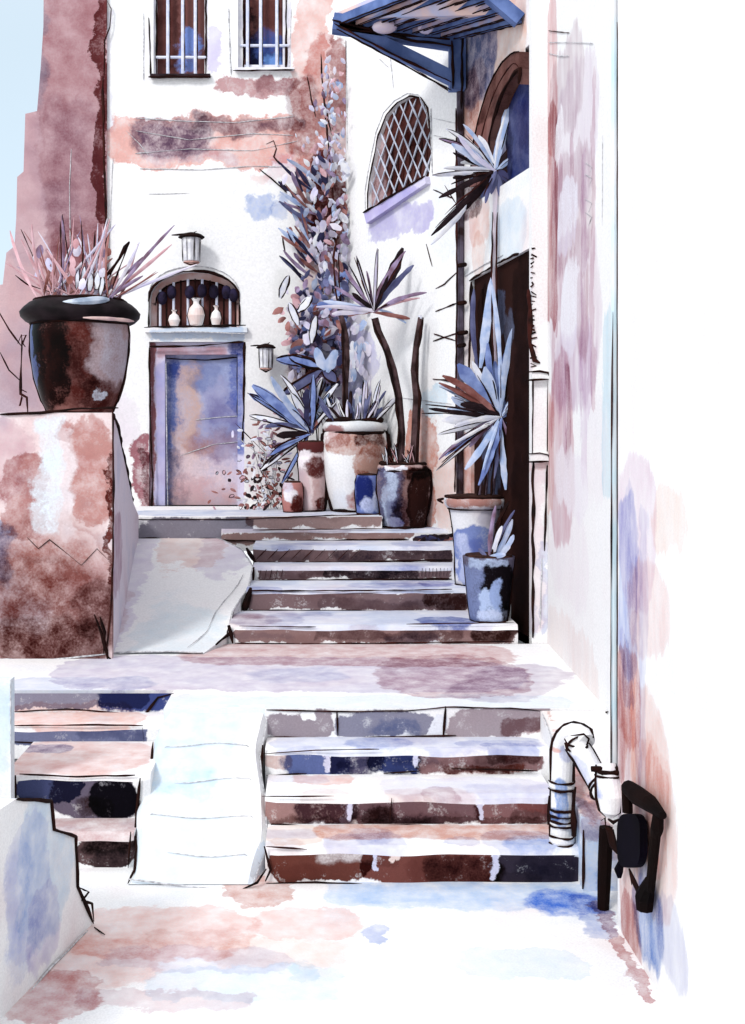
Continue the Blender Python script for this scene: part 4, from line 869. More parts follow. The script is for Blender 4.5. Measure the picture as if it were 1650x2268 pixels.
# cast shadow of the handrail pipe, modelled as black solids by the near wall
cast_shadow = thing('pipe_shadow', 'black bars and oval modelled as the cast shadow of the pipe on the near white wall', 'cast_shadow', (1.30, 5.0, 0))
shadow_mat = plain('shadow_black', (14,9,9), (24,12,10), 6); plm = plain('oval_shadow_black', (5,3,9), (10,6,22), 3)
xr = 1.295
def R(u, v): d = xr/(u-U0)*F; return P(u, v, d)
mb = MB(shadow_mat); mb.tube([P(1342,1832,5.2), P(1340,1900,5.2), P(1338,1955,5.2), P(1336,2016,5.2)], [px(15,5.2), px(16,5.2), px(15,5.2), px(13,5.2)], sides=8); mb.ink([P(1345,1834,5.15), P(1352,1838,5.13), P(1360,1870,5.1), P(1368,1890,5.06)], .016, INK); mb.ink([P(1332,1818,5.15), P(1340,1812,5.15), P(1342,1830,5.15)], .006, INK); mb.build('post', cast_shadow)
mb = MB(shadow_mat)
q = [R(1392,1745), R(1412,1762), R(1440,1780), R(1468,1806)]; mb.tube(q, [px(17,4.7), px(21,4.6), px(19,4.4), px(9,4.3)], sides=10); mb.tube([R(1388,1740), R(1390,1800)], [px(12,4.7)]*2, sides=8); mb.build('bar', cast_shadow)
mb = MB(shadow_mat); mb.tube([R(1458,1800), R(1455,1835), R(1452,1850), R(1440,1970)], [px(12,4.35), px(15,4.35), px(12,4.35), px(11,4.4)], sides=8); mb.tube([R(1440,1950), R(1428,1985), R(1428,2015)], [px(12,4.4), px(22,4.4), px(19,4.4)], sides=8)
mb.ink([R(1392,1925), R(1402,1950), R(1430,2010)], .008, INK); mb.ink([R(1396,1925), R(1402,1960)], .012, INK); mb.build('shadow_leg', cast_shadow)
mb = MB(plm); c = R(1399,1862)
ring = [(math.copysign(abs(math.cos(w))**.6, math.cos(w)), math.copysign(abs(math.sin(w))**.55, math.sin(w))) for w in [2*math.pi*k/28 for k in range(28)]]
mb.prism([R(1397+26*x, 1862-60*z)+V((-.01,0,0)) for x, z in ring], (.03, 0, 0)); mb.tube([c, V((1.336, c.y, c.z))], .02); mb.tube([R(1376,1908), R(1370,1928), R(1372,1945)], [.012,.02,.008], sides=6); mb.build('shadow_oval', cast_shadow)

# ================================================================ PLANTS
LB = plain('leaf_blue', (150,170,222), (104,122,180), 9); LP = plain('leaf_pale', (206,216,240), (164,186,226), 12); LW = plain('leaf_white', (246,246,250), (222,226,242), 14)
LD = plain('leaf_dark', (50,36,40), (32,24,28), 9); LM = plain('leaf_mauve', (168,150,184), (120,92,110), 8); LR = plain('leaf_brown', (128,76,70), (176,126,122), 8); LS = plain('leaf_slate', (116,120,158), (84,86,124), 7)
LK = plain('leaf_pink', (226,188,196), (206,156,162), 9); LL = plain('leaf_lilac', (212,208,236), (238,232,244), 9); LN = plain('leaf_navy', (62,62,96), (44,38,58), 7); TR = plain('trunk_dark', (48,34,34), (96,74,76), 9); SOIL = plain('soil', (74,48,42), (44,30,28), 20)
def leaf(mb, c, tip, w, m, sag=0.0, out=None, fold=.22, n=10, blunt=.35):
    """strap leaf with a keel, c to tip"""
    c, tip = V(c), V(tip); ax = tip-c; view = (c-V((0,0,E))).normalized()+V((random.uniform(-.3,.3),0,random.uniform(-.3,.3)))
    sd = ax.cross(view).normalized(); up = sd.cross(ax).normalized(); mi = mb.mat(m); k = len(mb.v); L = []; bend = random.uniform(-.05,.05)*ax.length
    for i in range(n+1):
        t = i/n; p = c+ax*t+(V((0,0,1))*sag+sd*bend)*4*t*(1-t); ww = w*min(1, blunt+t*2.2)*max(.25, (1-t**9)**.7)*(1+.45*noise.noise(p*11))
        mb.v += [p-sd*ww, p+up*ww*fold, p+sd*ww, p-up*.003]; L.append(p)
    for i in range(n):
        a = k+i*4
        for x, y in ((0,1),(1,2),(2,3),(3,0)): mb.f.append([a+x, a+y, a+4+y, a+4+x]); mb.mi.append(mi)
    if out:
        mb.ink([p-sd*w*.9*min(1, blunt+2.2*i/n)*max(.12, (1-(i/n)**7)**.8) for i, p in enumerate(L)], out, SEPIA if random.random() < .4 else INK)
        mb.ink([p+sd*w*.9*min(1, blunt+2.2*i/n)*max(.12, (1-(i/n)**7)**.8) for i, p in enumerate(L)], out*.8, INK)
def oval(mb, c, ax, l, w, m, ink=0):
    ax = V(ax).normalized(); view = V((random.uniform(-.5,.5), 1, random.uniform(-.5,.5))); sd = ax.cross(view).normalized(); up = sd.cross(ax); mi = mb.mat(m); k = len(mb.v); c = V(c)
    n = 10; mb.v.append(c+up*w*.25); mb.v.append(c-up*.004)
    for i in range(n):
        a = 2*math.pi*i/n; r = 1+random.uniform(-.14,.14); mb.v.append(c+ax*l*math.cos(a)*r+sd*w*math.sin(a)*r*(1 if math.cos(a) < .4 else .8))
    for i in range(n):
        j = (i+1) % n; mb.f.append([k, k+2+i, k+2+j]); mb.mi.append(mi); mb.f.append([k+1, k+2+j, k+2+i]); mb.mi.append(mi)
    if ink: mb.ink([mb.v[k+2+i] for i in list(range(n))+[0]], ink, SEPIA)
def crown(parent, cu, cv, d, spec, name='crown', ws=1.0):
    mb = MB(LB)
    for u, v, w, m, out in spec:
        dz = random.uniform(-.28, .22); c = P(cu+random.uniform(-4,4), cv+random.uniform(-4,4), d); tip = P(u, v, d); tip = tip+ (tip-V((0,0,E)))*(dz*(tip-c).length*1.2/d)
        leaf(mb, c, tip, px(w, d)/2*ws*random.uniform(.6,1.05), m, sag=random.uniform(-.01,.03), out=px(out, d)/2 if out else None)
    for k in range(len(spec)//2):                         # thin dark strands between the blades
        u, v, w, m, out = random.choice(spec); q = random.uniform(.6, 1.05); u2 = cu+(u-cu)*q+random.uniform(-14,14); v2 = cv+(v-cv)*q+random.uniform(-14,14); g = random.uniform(.15,.45)
        mb.ink([P(cu+(u2-cu)*g, cv+(v2-cv)*g, d-.03), P(cu+(u2-cu)*.7, cv+(v2-cv)*.7-3, d-.05), P(u2, v2, d-.04)], px(random.uniform(1.5,4), d)/2, random.choice((INK,SEPIA,SEPIA,LD)))
    return mb.build(name, parent)
def pot(parent, u, d, prof, m, rim=None, inkw=6, rimmat=None, soil=None, zb=None, inkmat=None, name='pot'):
    """prof: (half width in picture units at that distance, v) bottom to top; real radii and heights"""
    c = P(u, 900, d); pr = [(px(r, d), zat(v, d)) for r, v in prof]
    if zb is not None: dz = zb-pr[0][1]; pr = [(r, z+dz) for r, z in pr]
    else: dz = 0
    sm = []
    for i in range(len(pr)-1):
        for k in range(4): t = k/4; sm.append((pr[i][0]*(1-t)+pr[i+1][0]*t, pr[i][1]*(1-t)+pr[i+1][1]*t))
    sm.append(pr[-1]); fl = [sm[0]]+[((sm[i-1][0]+2*sm[i][0]+sm[i+1][0])/4, sm[i][1]) for i in range(1, len(sm)-1)]+[sm[-1]]
    mb = MB(m); mb.lathe((c.x, c.y), fl, n=40, wob=.02)
    for sg in (-1, 1):
        if inkw: mb.ink([V((c.x+sg*r*1.0, c.y-r*.12, z)) for r, z in fl], px(inkw*(1 if sg > 0 else .8), d)/2, inkmat or INK)
    for k in (0,): mb.ink([V((c.x+fl[k][0]*1.01*math.cos(w), c.y+fl[k][0]*1.01*math.sin(w), fl[k][1]+.006)) for w in [math.pi*(1.03+.94*q/12) for q in range(13)]], px(max(3, inkw-1), d)/2, inkmat or INK)
    o = mb.build(name, parent, smooth=True)
    if rim:
        mb = MB(rimmat or m); rp = [(px(r, d), zat(v, d)+dz) for r, v in rim]; mb.lathe((c.x, c.y), rp, n=40, wob=.03)
        mb.ink([V((c.x+rp[-1][0]*math.cos(w), c.y+rp[-1][0]*math.sin(w), rp[-1][1])) for w in [2*math.pi*q/30 for q in range(31)]], px(inkw, d)/2 if inkw else .004, inkmat or INK)
        mb.ink([V((c.x+rp[0][0]*1.0*math.cos(w), c.y+rp[0][0]*1.0*math.sin(w), rp[0][1])) for w in [math.pi*(1.02+.96*q/14) for q in range(15)]], px(max(3, inkw*.7), d)/2, inkmat or INK)
        mb.build('rim', o, smooth=True); top = rp[-1]
    else: top = fl[-1]
    mb = MB(SOIL); mb.lathe((c.x, c.y), [(top[0]*.93, top[1]-.004), (top[0]*.9, top[1]+.012), (.01, top[1]+.02)], n=24, wob=.05); mb.build('soil', o)
    return o, c, top

# --- big brown pot on the ledge
db = 8.36; ZP = zat(914, DP)
bp = thing('potted_plant', 'huge brown glazed pot with black rim and wispy pink stems on the plaster ledge', 'potted plant', (P(178,900,db).x, db, ZP))
bm = wash('brown_glaze', (150,104,98), front(db), [S(60,690,165,915,(70,40,34),1.5,12), S(75,690,120,915,(50,34,36),1.0,9), S(140,690,215,905,(150,88,80),1.0,12), S(210,705,300,860,(186,168,176),.8,14,op=True), S(240,740,295,830,(190,190,208),.6,14,op=True), S(140,690,290,715,(80,40,34),.8,6), S(190,840,275,910,(126,64,54),1.0,10), S(212,865,248,888,(214,222,238),1.0,4,op=True), S(70,725,90,860,(76,92,150),.9,5,op=True), S(150,760,190,850,(120,60,56),.7,14)], d=db, mottle=.2, rough=.35)  # dark left and pale right strokes paint the pot's shading into the glaze
kr = plain('rim_black', (40,32,36), (22,18,20), 7, rough=.5)
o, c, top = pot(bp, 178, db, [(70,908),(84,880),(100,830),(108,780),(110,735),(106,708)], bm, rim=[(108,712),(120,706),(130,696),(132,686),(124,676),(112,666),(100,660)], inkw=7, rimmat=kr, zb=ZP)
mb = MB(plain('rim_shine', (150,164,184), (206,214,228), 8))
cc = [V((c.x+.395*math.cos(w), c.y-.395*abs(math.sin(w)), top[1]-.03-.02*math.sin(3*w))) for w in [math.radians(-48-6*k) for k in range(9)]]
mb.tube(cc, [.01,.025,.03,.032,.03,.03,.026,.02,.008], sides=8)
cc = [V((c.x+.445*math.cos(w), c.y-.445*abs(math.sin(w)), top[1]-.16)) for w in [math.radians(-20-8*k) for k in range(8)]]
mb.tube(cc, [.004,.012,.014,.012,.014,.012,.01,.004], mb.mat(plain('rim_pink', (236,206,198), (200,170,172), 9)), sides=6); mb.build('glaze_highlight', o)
mb = MB(LK)
for k in range(70):
    a = random.gauss(0, 1); b = V((c.x+random.uniform(-.28,.28), c.y+random.uniform(-.25,.2), top[1])); tip = b+V((a*.22, random.uniform(-.15,.15), random.uniform(.15,.62)))
    leaf(mb, b, tip, random.uniform(.004,.012), random.choice((LK,LK,LM,LL,LR)), out=None)
for k in range(34):
    b = V((c.x+random.uniform(-.42,.3), c.y+random.uniform(-.3,.2), top[1]+random.uniform(-.05,.4))); oval(mb, b, (random.uniform(-.4,.4), 0, 1), random.uniform(.03,.06), random.uniform(.018,.03), random.choice((LK,LM,LR,LL)))
for u, v in ((185,610),(200,625),(172,618),(215,622),(225,632)): oval(mb, P(u, v, db-.2), (.1,0,1), .07, .022, LW, ink=.004)
mb.build('leaves', bp)
mb = MB(INK)
for q, w in (([(180,645),(184,560),(180,490)],4),([(208,640),(208,560),(210,510)],3),([(140,650),(135,560),(134,490)],3),([(225,640),(240,610),(270,560),(286,536)],9),([(250,640),(262,600),(284,545)],4),([(100,640),(70,560),(46,508)],3),([(160,645),(150,560),(138,475)],3),([(222,640),(232,590),(238,510)],5),([(120,650),(60,630),(34,610)],3),([(195,640),(200,590),(222,520)],2)):
    mb.ink([P(u, v, db-.1+random.uniform(-.15,.15)) for u, v in q], px(w, db)/2, random.choice((INK, SEPIA)))
mb.build('stem', bp)
# bare branch leaning at the left edge of the ledge
mb = MB(SEPIA); dt = 8.1
for q, w in (([(62,914),(60,880),(46,872),(48,740),(40,760)],5),([(46,872),(44,860),(60,868)],5),([(46,845),(20,820),(0,780)],4),([(46,765),(20,730),(-6,684)],4),([(46,745),(58,742),(50,760),(56,768)],4),([(50,880),(44,900),(48,875)],6)):
    mb.ink([P(u, v, dt) for u, v in q], px(w, dt)/2, SEPIA)
mb.ink([V((P(62,914,dt).x, dt, ZP)), P(61,900,dt)], .01, SEPIA)
tag(mb.build('bare_branch', origin=(P(62,914,dt).x, dt, ZP)), 'bare thin forked branch standing at the left end of the ledge', 'branch')

# --- pots on the terrace and steps
ds = 11.28
p1 = thing('potted_plant', 'slim pinkish cylinder pot with maroon neck holding spreading blue strap leaves', 'potted plant', (P(692,900,ds).x, ds, ZT))
cm = wash('cylinder_glaze', (244,224,220), front(ds), [S(660,970,720,1005,(110,52,52),1.3,4), S(660,1000,690,1035,(250,240,244),1,4,op=True), S(680,1015,722,1060,(120,70,68),1.0,6), S(690,1020,722,1130,(210,170,166),.8,6), S(700,1100,725,1130,(110,56,50),1.1,5), S(655,1040,680,1130,(232,206,216),.6,6)], d=ds, warp=8)
o, c, top = pot(p1, 692, ds, [(27,1128),(29,1060),(33,1015),(30,1005),(34,985),(32,975)], cm, inkw=6, zb=ZT)
W_, Bx, Dk = LW, LB, LD
crown(p1, 688, 958, ds, [(559,853,24,LB,2),(552,872,22,LB,3),(600,834,20,LP,0),(622,830,16,LW,3),(552,920,18,LW,3),(588,945,20,LS,0),(578,1042,20,LW,4),(598,1008,18,LB,3),(624,1070,16,LB,3),(748,850,20,LW,3),(714,836,18,LW,4),(694,830,20,LB,3),(680,862,26,LN,0),(664,880,22,LS,2),(730,870,16,LP,3),(645,870,18,LW,3),(612,965,16,LD,0),(700,880,30,LR,0),(680,900,34,LR,0),(720,905,18,LS,2),(660,905,20,LM,0),(745,890,14,LW,3),(640,905,18,LB,3)])
p2 = thing('small_pot', 'small red pot with white rim patch beside the slim cylinder pot', 'pot', (P(648,900,ds-.15).x, ds-.15, ZT))
o, c, top = pot(p2, 648, ds-.15, [(20,1128),(24,1100),(23,1075),(20,1062)], wash('red_glaze', (190,130,124), front(ds), [S(630,1080,660,1110,(246,240,244),1.1,4,op=True), S(650,1095,670,1130,(110,56,50),1.2,5), S(626,1060,650,1085,(214,206,226),.8,4,op=True)], d=ds, warp=6), inkw=4, zb=ZT, inkmat=SEPIA)
# big white pot
dw_ = 11.3
p3 = thing('potted_tree', 'large rounded white pot with brown stains holding a thin dark tree and grass', 'potted tree', (P(786,900,dw_).x, dw_, ZT))
wm = wash('white_glaze', (255,255,255), front(dw_), [S(725,955,855,1005,(200,150,136),1.0,5), S(720,950,770,985,(196,140,136),.7,4), S(780,960,850,985,(110,64,58),1.0,5), S(785,985,842,1075,(206,156,140),1.0,4), S(780,1070,835,1110,(216,164,152),.9,5), S(790,1040,815,1075,(206,156,140),.9,4), S(768,1080,800,1120,(196,140,138),.8,5), S(735,1075,770,1120,(226,234,250),.5,8)], d=dw_, warp=9)
o, c, top = pot(p3, 786, dw_, [(48,1138),(58,1105),(70,1050),(74,1000),(70,970),(64,955)], wm, rim=[(65,964),(71,960),(73,951),(69,943),(60,938)], inkw=13, rimmat=wash('white_rim', (236,236,236), front(dw_), [S(715,945,765,985,(190,130,128),1,4), S(850,950,868,985,(20,16,16),1.5,3)], d=dw_, warp=6), zb=ZT)
mb = MB(TR)
mb.tube([V((c.x-.07, c.y, top[1]-.02))]+[P(u, v, dw_) for u, v in ((766,925),(764,860),(768,800),(766,745),(758,708),(752,690))], [px(w, dw_) for w in (8,7.5,7,7,6.5,6,3.5)], sides=8)
mb.ink([P(758,720,dw_-.05), P(762,860,dw_-.07), P(762,930,dw_-.07)], .014, INK); mb.ink([P(752,695,dw_), P(742,640,dw_), P(738,570,dw_+.05), P(748,520,dw_+.1)], .011, SEPIA); mb.ink([P(758,700,dw_), P(752,640,dw_), P(750,560,dw_)], .009, SEPIA); mb.build('trunk', p3)
mb = MB(LW)
for k in range(46):
    b = V((c.x+random.uniform(-.26,.26), c.y+random.uniform(-.22,.1), top[1])); s = (b.x-c.x)/.26
    leaf(mb, b, b+V((s*.18+random.uniform(-.06,.06), random.uniform(-.1,.1), random.uniform(.12,.42) if s > -.3 else random.uniform(.08,.25))), random.uniform(.01,.02), random.choice((LW,LW,LL,LS,LD)), out=.005 if k % 2 else None)
mb.build('grass', p3)
# blue brown pot with leaning dracaena
d3 = 10.75; z5 = steps_up[4][2]
p4 = thing('potted_tree', 'blue and brown barrel pot with a leaning spiky crowned trunk and a bare stump', 'potted tree', (P(893,900,d3).x, d3, z5))
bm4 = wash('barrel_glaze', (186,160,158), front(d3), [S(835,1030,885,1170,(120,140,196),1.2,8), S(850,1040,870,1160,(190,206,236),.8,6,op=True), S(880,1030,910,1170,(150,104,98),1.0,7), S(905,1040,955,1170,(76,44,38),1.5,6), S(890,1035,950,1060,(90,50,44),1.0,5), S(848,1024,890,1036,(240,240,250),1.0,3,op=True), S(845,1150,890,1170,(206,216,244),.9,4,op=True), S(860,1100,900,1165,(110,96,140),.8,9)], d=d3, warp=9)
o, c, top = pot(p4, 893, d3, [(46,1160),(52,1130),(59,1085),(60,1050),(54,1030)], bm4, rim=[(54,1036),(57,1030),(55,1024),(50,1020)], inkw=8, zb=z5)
mb = MB(TR)
q = [(886,1030),(890,960),(884,880),(872,820),(855,770),(838,735),(830,705)]
mb.tube([P(u, v, d3-.02) for u, v in q], [px(w, d3) for w in (9,8,7.5,7.5,7.5,8,8)], sides=9); mb.ink([P(u-7, v, d3-.08) for u, v in q], .014, INK); mb.build('trunk', p4)
mb = MB(TR); q = [(917,1030),(920,960),(924,880),(916,820),(922,760),(930,703)]
mb.tube([P(u, v, d3-.03) for u, v in q], [px(w, d3) for w in (10,9.5,9.5,7,6.5,4.5)], sides=9); mb.ink([P(u+6, v, d3-.09) for u, v in q], .014, INK); mb.tube([P(931,706,d3-.03), P(930,698,d3-.03)], [px(5,d3), px(4,d3)], mb.mat(LW), sides=8); mb.build('stump', p4)
crown(p4, 826, 688, d3, [(764,596,14,LM,0),(789,566,8,LL,3),(789,566,5,LR,0),(836,550,10,LL,2),(838,552,6,LD,0),(892,549,26,LD,0),(898,556,16,LM,0),(880,600,18,LK,0),(916,587,13,LS,0),(945,648,11,LM,0),(930,660,8,LK,0),(908,706,12,LR,0),(900,716,10,LP,0),(780,649,18,LD,0),(716,667,12,LP,0),(741,635,14,LM,0),(735,696,14,LL,0),(770,699,14,LR,0),(752,678,10,LS,0),(800,620,8,LR,0),(860,610,12,LD,0),(812,600,9,LM,0),(700,680,10,LL,0)])
mb = MB(LW)
for k in range(22):
    b = V((c.x+random.uniform(-.2,.1), c.y-random.uniform(0,.18), top[1])); leaf(mb, b, b+V((random.uniform(-.08,.08), -.02, random.uniform(.06,.2))), .009, random.choice((LW,LK,LR)), out=.004)
mb.build('grass', p4)
# small blue pot behind it
p5 = thing('small_pot', 'small plain deep blue pot tucked between the white pot and the barrel pot', 'pot', (P(822,900,11.05).x, 11.05, z5))
dz5 = 10.9
p5.location = (P(816,900,dz5).x, dz5, ZT); p5['o'] = tuple(p5.location)
pot(p5, 816, dz5, [(26,1136),(30,1100),(31,1070),(26,1050)], wash('blue_glaze', (116,132,190), front(dz5), [S(790,1050,825,1120,(70,84,150),1.2,7), S(828,1080,850,1130,(206,214,244),1.0,5,op=True), S(800,1100,830,1135,(190,200,240),.8,4,op=True)], d=dz5, warp=6), inkw=5, zb=ZT)
# tall yucca pot by the doorway
d6 = 9.42; z2 = steps_up[1][2]
p6 = thing('potted_yucca', 'tall two crowned yucca with pale spiky leaves in a tapered white and blue pot', 'potted yucca', (P(1052,900,d6).x, d6, z2))
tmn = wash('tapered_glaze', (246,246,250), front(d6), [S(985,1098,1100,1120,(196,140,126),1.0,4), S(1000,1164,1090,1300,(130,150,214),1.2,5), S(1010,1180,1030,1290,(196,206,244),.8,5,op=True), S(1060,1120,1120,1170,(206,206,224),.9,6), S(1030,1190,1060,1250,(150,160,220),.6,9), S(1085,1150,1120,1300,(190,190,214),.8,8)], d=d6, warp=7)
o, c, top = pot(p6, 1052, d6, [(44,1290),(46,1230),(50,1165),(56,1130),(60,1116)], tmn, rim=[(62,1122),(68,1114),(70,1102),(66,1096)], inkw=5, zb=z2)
mb = MB(INK); mb.ring((c.x, c.y, zat(1164,d6)+z2-zat(1290,d6)), (0,0,1), px(51,d6), .009, 180, 360); mb.build('band', o)
mb = MB(INK); mb.ink([V((c.x-.27, c.y-.05, top[1]-.02)), V((c.x-.31, c.y-.08, top[1]-.03)), V((c.x-.27, c.y-.1, top[1]-.05))], .02, INK); mb.build('handle', o)
sm_ = plain('stem_mauve', (70,52,60), (150,130,150), 6)
mb = MB(sm_)
for q, w in (([(1060,1105),(1070,1040),(1100,960),(1108,925)],5), ([(1090,1105),(1098,1020),(1106,930)],7), ([(1120,1105),(1125,1020),(1110,930)],4), ([(1076,1105),(1084,1000),(1104,935)],4)):
    mb.tube([P(u, v, d6-.05) for u, v in q], px(w, d6)/1.6, sides=7); mb.ink([P(u-4, v, d6-.1) for u, v in q], .01, INK)
mb.build('trunk', p6)
mb = MB(plain('stem_pale', (226,206,220), (236,232,240), 5)); q = [(1104,920),(1096,760),(1094,600),(1096,470),(1098,395)]
mb.tube([P(u, v, d6-.1) for u, v in q], [px(w, d6) for w in (5,4,4,4.5,7)], sides=8)
for s_ in (-5, 5): mb.ink([P(u+s_, v, d6-.14) for u, v in q[:-1]], .008, SEPIA)
mb.build('trunk', p6)
crown(p6, 1098, 378, d6-.15, [(1144,201,20,LP,0),(1138,215,12,LW,0),(1172,250,16,LL,0),(988,285,11,LW,2),(1026,275,11,LP,0),(972,307,13,LM,3),(1003,338,12,LD,0),(983,372,14,LW,0),(958,388,12,LW,2),(1003,394,18,LD,0),(972,438,12,LD,0),(955,522,17,LD,0),(954,542,10,LW,0),(1033,464,13,LD,2),(1157,302,18,LD,0),(1168,350,15,LD,0),(1150,390,16,LD,0),(1170,330,10,LP,0),(1000,318,13,LP,0),(1015,300,12,LL,0),(1044,330,12,LP,0),(1060,300,12,LW,0),(1120,290,14,LP,0),(1088,430,14,LS,0),(1075,450,14,LS,0),(1110,440,12,LS,0),(1040,400,10,LP,0),(1060,420,14,LD,0),(1130,420,14,LN,0),(1020,360,10,LW,0),(1155,365,9,LP,0)], ws=1.15)
crown(p6, 1108, 924, d6-.2, [(1087,617,14,LP,0),(1140,720,13,LP,0),(1125,760,9,LB,0),(1014,806,24,LB,0),(1028,820,16,LP,0),(972,848,15,LR,0),(974,854,13,LP,0),(980,832,13,LR,0),(1016,852,15,LD,0),(979,931,16,LW,0),(970,962,12,LW,2),(972,1018,10,LM,2),(986,1010,10,LB,0),(965,1043,6,LW,3),(942,896,5,LD,0),(950,905,8,LD,0),(1151,855,12,LP,0),(1156,872,12,LB,0),(1137,1035,12,LM,3),(1085,1042,10,LM,3),(1069,1040,8,LP,0),(1107,1035,9,LD,3),(1096,800,16,LB,0),(1122,787,13,LP,0),(1074,812,20,LP,0),(1050,850,14,LP,0),(1020,895,15,LD,0),(1145,820,10,LB,0),(1005,945,10,LW,0),(1080,760,12,LB,0),(1110,830,12,LW,0),(1062,870,12,LB,0),(1040,990,12,LM,0),(1000,880,14,LP,0),(990,905,12,LP,0),(1030,1040,12,LP,0),(1060,1075,11,LB,0),(1120,1085,11,LP,0),(1148,990,11,LB,0),(1000,985,10,LW,0),(1150,900,11,LP,0),(1095,1060,10,LS,0),(1046,800,13,LW,0)], ws=1.3)
mb = MB(LP); leaf(mb, P(1064,815,d6), P(1090,612,d6-.1), px(9, d6), LP); leaf(mb, P(1058,815,d6+.02), P(1050,640,d6), px(6, d6), LS); mb.build('leaves', p6)
# dark pot in front
d7 = 8.66; z1_ = steps_up[0][2]
p7 = thing('potted_plant', 'dark slate pot with pale blue streaks and short pale leaves beside the doorway pilaster', 'potted plant', (P(1082,900,d7).x, d7, z1_))
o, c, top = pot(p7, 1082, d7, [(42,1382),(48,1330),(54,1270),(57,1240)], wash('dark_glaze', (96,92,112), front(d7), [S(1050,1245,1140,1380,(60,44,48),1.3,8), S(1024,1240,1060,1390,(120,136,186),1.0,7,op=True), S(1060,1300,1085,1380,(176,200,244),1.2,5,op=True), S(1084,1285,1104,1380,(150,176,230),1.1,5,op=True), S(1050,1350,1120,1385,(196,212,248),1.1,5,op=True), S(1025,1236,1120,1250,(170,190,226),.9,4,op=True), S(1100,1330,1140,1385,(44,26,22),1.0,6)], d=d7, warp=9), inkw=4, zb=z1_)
mb = MB(LP)
for a, b, w, m in (((1095,1240),(1135,1150),13,LP),((1090,1240),(1112,1165),11,LW),((1100,1240),(1138,1185),12,LP),((1096,1240),(1130,1210),10,LW),((1084,1240),(1098,1120),9,LM),((1088,1240),(1140,1130),7,LS),((1075,1240),(1120,1228),12,LP),((1080,1236),(1060,1215),8,LS)): leaf(mb, P(*a, d7-.1), P(*b, d7-.1+random.uniform(-.15,.1)), px(w, d7)/2, m)
for q in ([(1096,1235),(1104,1170),(1112,1120)], [(1088,1240),(1100,1160),(1128,1110)]): mb.ink([P(u, v, d7-.12) for u, v in q], .011, INK)
mb.build('leaves', p7)
# dark twig heap at the foot of the barrel pot
mb = MB(SEPIA); zt_ = steps_up[3][2]
for k in range(24):
    u = random.uniform(918, 1000); b = P(u, 1195, 10.45); b.z = zt_+random.uniform(0,.05); oval(mb, b, (1, random.uniform(-.5,.5), random.uniform(-.2,.3)), random.uniform(.04,.09), .022, random.choice((LD,LR,LD,LN)))
ll_ = tag(mb.build('leaf_litter', origin=(1.0, 10.45, zt_)), 'dark fallen leaves swept against the wall at the end of a step', 'fallen leaves'); ll_['kind'] = 'stuff'

# --- reddish bush by the door
mb = MB(LR); cb = 11.5
bush = thing('shrub', 'sparse bush of small reddish leaves in front of the blue door', 'shrub', (P(585,900,cb).x, cb, ZT))
for k in range(230):
    v = 900+230*random.random()**.55; t = (v-900)/230; u = 585+random.gauss(0, 20+26*t); u = min(u, 645)
    p = P(u, v, cb+random.uniform(-.2,.2)); p.z = max(p.z, ZT+.02); oval(mb, p, (random.uniform(-1,1), random.uniform(-.4,.4), random.uniform(-.6,.8)), random.uniform(.02,.05), random.uniform(.01,.02), random.choice((LR,LR,LK,LW,LW,LL,LM) if t < .6 else (LR,LR,LR,LK,LD,LW)), ink=.0035 if k % 4 == 0 else 0)
mb.build('leaves', bush)
mb = MB(SEPIA)
for k in range(9): mb.ink([V((P(590+k*4,1130,cb).x, cb, ZT)), P(585+random.uniform(-30,30), 1030, cb), P(580+random.uniform(-60,40), 930+random.uniform(0,60), cb)], .004, random.choice((SEPIA, PENCIL)))
mb.build('stem', bush)
# --- creeper on the house corner
cr = thing('climbing_creeper', 'tall creeper of lilac, pink and maroon leaves climbing the corner of the house', 'climbing plant', (P(735,900,DF).x, DF-.05, ZT))
mb = MB(LL); pal_top = (LL,LL,LW,LK,LP,LM); pal_mid = (LL,LL,LL,LW,LW,LK,LN,LR,LM,LP); pal_low = (LS,LN,LB,LM,LR,LL,LS,LP)
for k in range(430):
    v = 120+620*random.random()**.75
    cu = 715-(v-120)*.0+(8 if v < 300 else -4); sp = 16+20*max(0, min(1, (v-200)/250)); u = random.gauss(cu+10, sp)
    if v > 560: u = random.gauss(728, 22)
    u = min(u, 764); dd = DF-.05-abs(random.gauss(0, .14)); p = P(u, v, dd)
    m = random.choice(pal_top if v < 340 else pal_mid if v < 600 else pal_low); big = random.uniform(.022, .05) if v < 340 else random.uniform(.03, .075)
    oval(mb, p, (random.uniform(-.7,.5), random.uniform(-.5,0), random.uniform(.2,1)), big, big*random.uniform(.35,.6), m)
for k in range(30):                                      # trailing strap leaves to the left
    v = random.uniform(380, 600); a = P(random.uniform(672,720), v+30, DF-.12); b = P(random.uniform(612,670), v-random.uniform(0,40), DF-.2+random.uniform(-.2,.1)); leaf(mb, a, b, random.uniform(.01,.024), random.choice((LM,LR,LL,LP,LS,LN)))
mb.build('leaves', cr)
mb = MB(SEPIA)
for q in ([(740,740),(736,600),(742,480),(728,330),(715,200),(710,120)], [(750,700),(745,560),(736,420)], [(690,500),(650,440),(622,400)], [(700,260),(690,220),(680,170)], [(715,210),(735,300)]): mb.ink([P(u, v, DF-.08) for u, v in q], .009, SEPIA)
mb.build('stem', cr)
sh = thing('shrub', 'dense slate and maroon shrub behind the pots under the creeper', 'shrub', (P(705,900,11.7).x, 11.75, ZT))
mb = MB(LS)
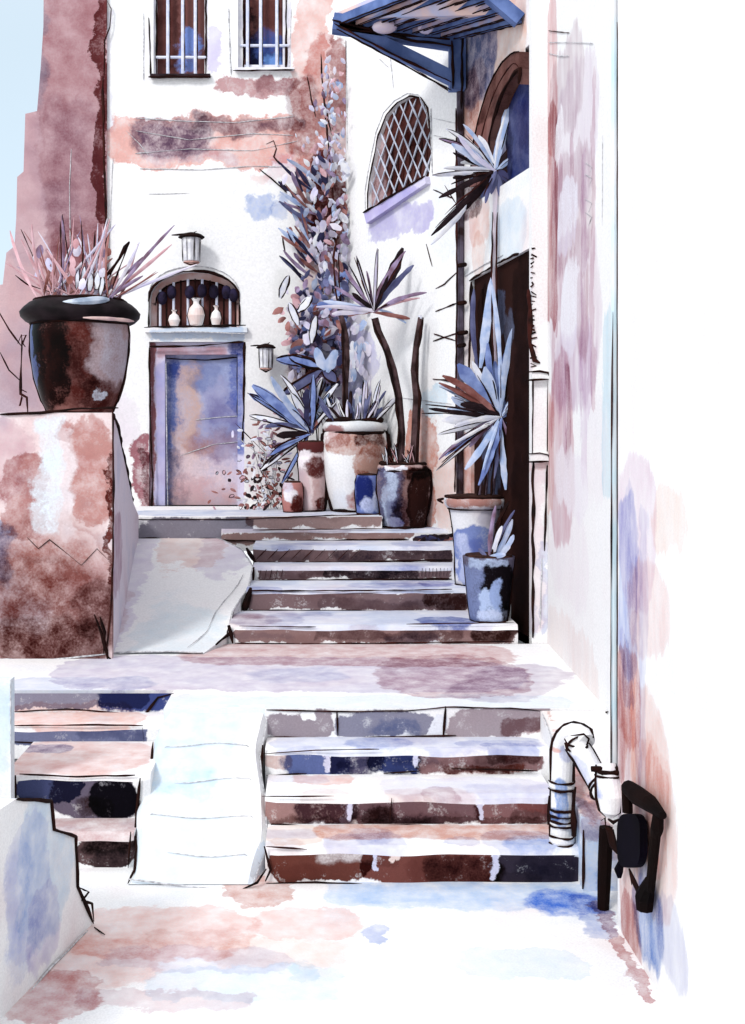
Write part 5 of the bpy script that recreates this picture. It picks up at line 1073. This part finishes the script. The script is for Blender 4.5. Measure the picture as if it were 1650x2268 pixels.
for k in range(260):
    u = random.gauss(705, 36); v = random.gauss(745, 62)
    if not (610 < u < 770 and 590 < v < 900): continue
    p = P(u, v, 11.74+random.uniform(-.2,.15)); m = random.choice((LS,LS,LN,LM,LM,LR,LB,LL) if u > 665 else (LS,LR,LM,LK,LL)); s = random.uniform(.035,.08)
    oval(mb, p, (random.uniform(-.8,.8), random.uniform(-.4,.4), random.uniform(-.1,1)), s, s*random.uniform(.4,.65), m)
for q in ([(660,690),(690,655)], [(620,660),(640,610)], [(660,720),(640,670)], [(690,760),(700,700)]): 
    leaf(mb, P(*q[0], 11.5), P(*q[1], 11.5), .04, LW, out=.008)
for a, b in (((715,815),(612,795)), ((715,815),(625,872)), ((715,818),(745,845)), ((712,812),(640,790))): leaf(mb, P(*a, 11.42), P(*b, 11.4), .055, random.choice((LS,LB)), out=.011)
for a, b in (((720,820),(700,770)), ((725,825),(745,775))): leaf(mb, P(*a, 11.4), P(*b, 11.4), .05, LP)
for k in range(40):
    p = P(random.gauss(795,12), random.gauss(800,45), 11.6); oval(mb, p, (random.uniform(-.5,.5),0,1), random.uniform(.04,.08), .035, random.choice((LL,LL,LP,LW)))
mb.build('leaves', sh)
mb = MB(INK)
for k in range(10): mb.ink([V((P(705+random.uniform(-30,30),900,11.7).x, 11.72, ZT)), P(700+random.uniform(-30,40), 950, 11.7), P(700+random.uniform(-50,50), 800, 11.7)], .008, random.choice((INK,SEPIA)))
mb.build('stem', sh)

# ================================================================ LIGHT
w = bpy.data.worlds.new('World'); scene.world = w; w.use_nodes = True
N, L = w.node_tree.nodes, w.node_tree.links
sky = N.new('ShaderNodeTexSky'); sky.sky_type = 'NISHITA'; sky.sun_disc = False
SUN = V((-.46, -.64, .62)).normalized()
sky.sun_elevation = math.asin(SUN.z); sky.sun_rotation = math.atan2(SUN.x, SUN.y)
sky.air_density = .7; sky.dust_density = 2.0; sky.ozone_density = .6
mixs = N.new('ShaderNodeMixRGB'); mixs.inputs[0].default_value = .75; tc = N.new('ShaderNodeTexCoord'); sx = N.new('ShaderNodeSeparateXYZ'); L.new(tc.outputs['Generated'], sx.inputs[0])
zr = N.new('ShaderNodeMapRange'); L.new(sx.outputs['Z'], zr.inputs[0]); zr.inputs[1].default_value = .3; zr.inputs[2].default_value = .8; zr.interpolation_type = 'SMOOTHSTEP'
veil = N.new('ShaderNodeMixRGB'); L.new(zr.outputs[0], veil.inputs[0]); veil.inputs[1].default_value = (3.9,4.6,4.95,1); veil.inputs[2].default_value = (8.6,8.6,8.7,1)   # overcast: brighter overhead
L.new(veil.outputs[0], mixs.inputs[2])      # thin bright overcast veil
L.new(sky.outputs[0], mixs.inputs[1]); L.new(mixs.outputs[0], N['Background'].inputs[0]); N['Background'].inputs[1].default_value = .15
sd = bpy.data.lights.new('sun', 'SUN'); so = bpy.data.objects.new('sun', sd); COL.objects.link(so)
sd.energy = 1.4; sd.angle = math.radians(11); sd.color = (1, .985, .975)
so.rotation_euler = (-SUN).to_track_quat('-Z', 'Y').to_euler()
vs = scene.view_settings; vs.view_transform = 'Standard'; vs.look = 'None'; vs.gamma = 1; vs.use_curve_mapping = False; vs.exposure = .50
for o in bpy.data.objects:
    if 'o' in o: del o['o']
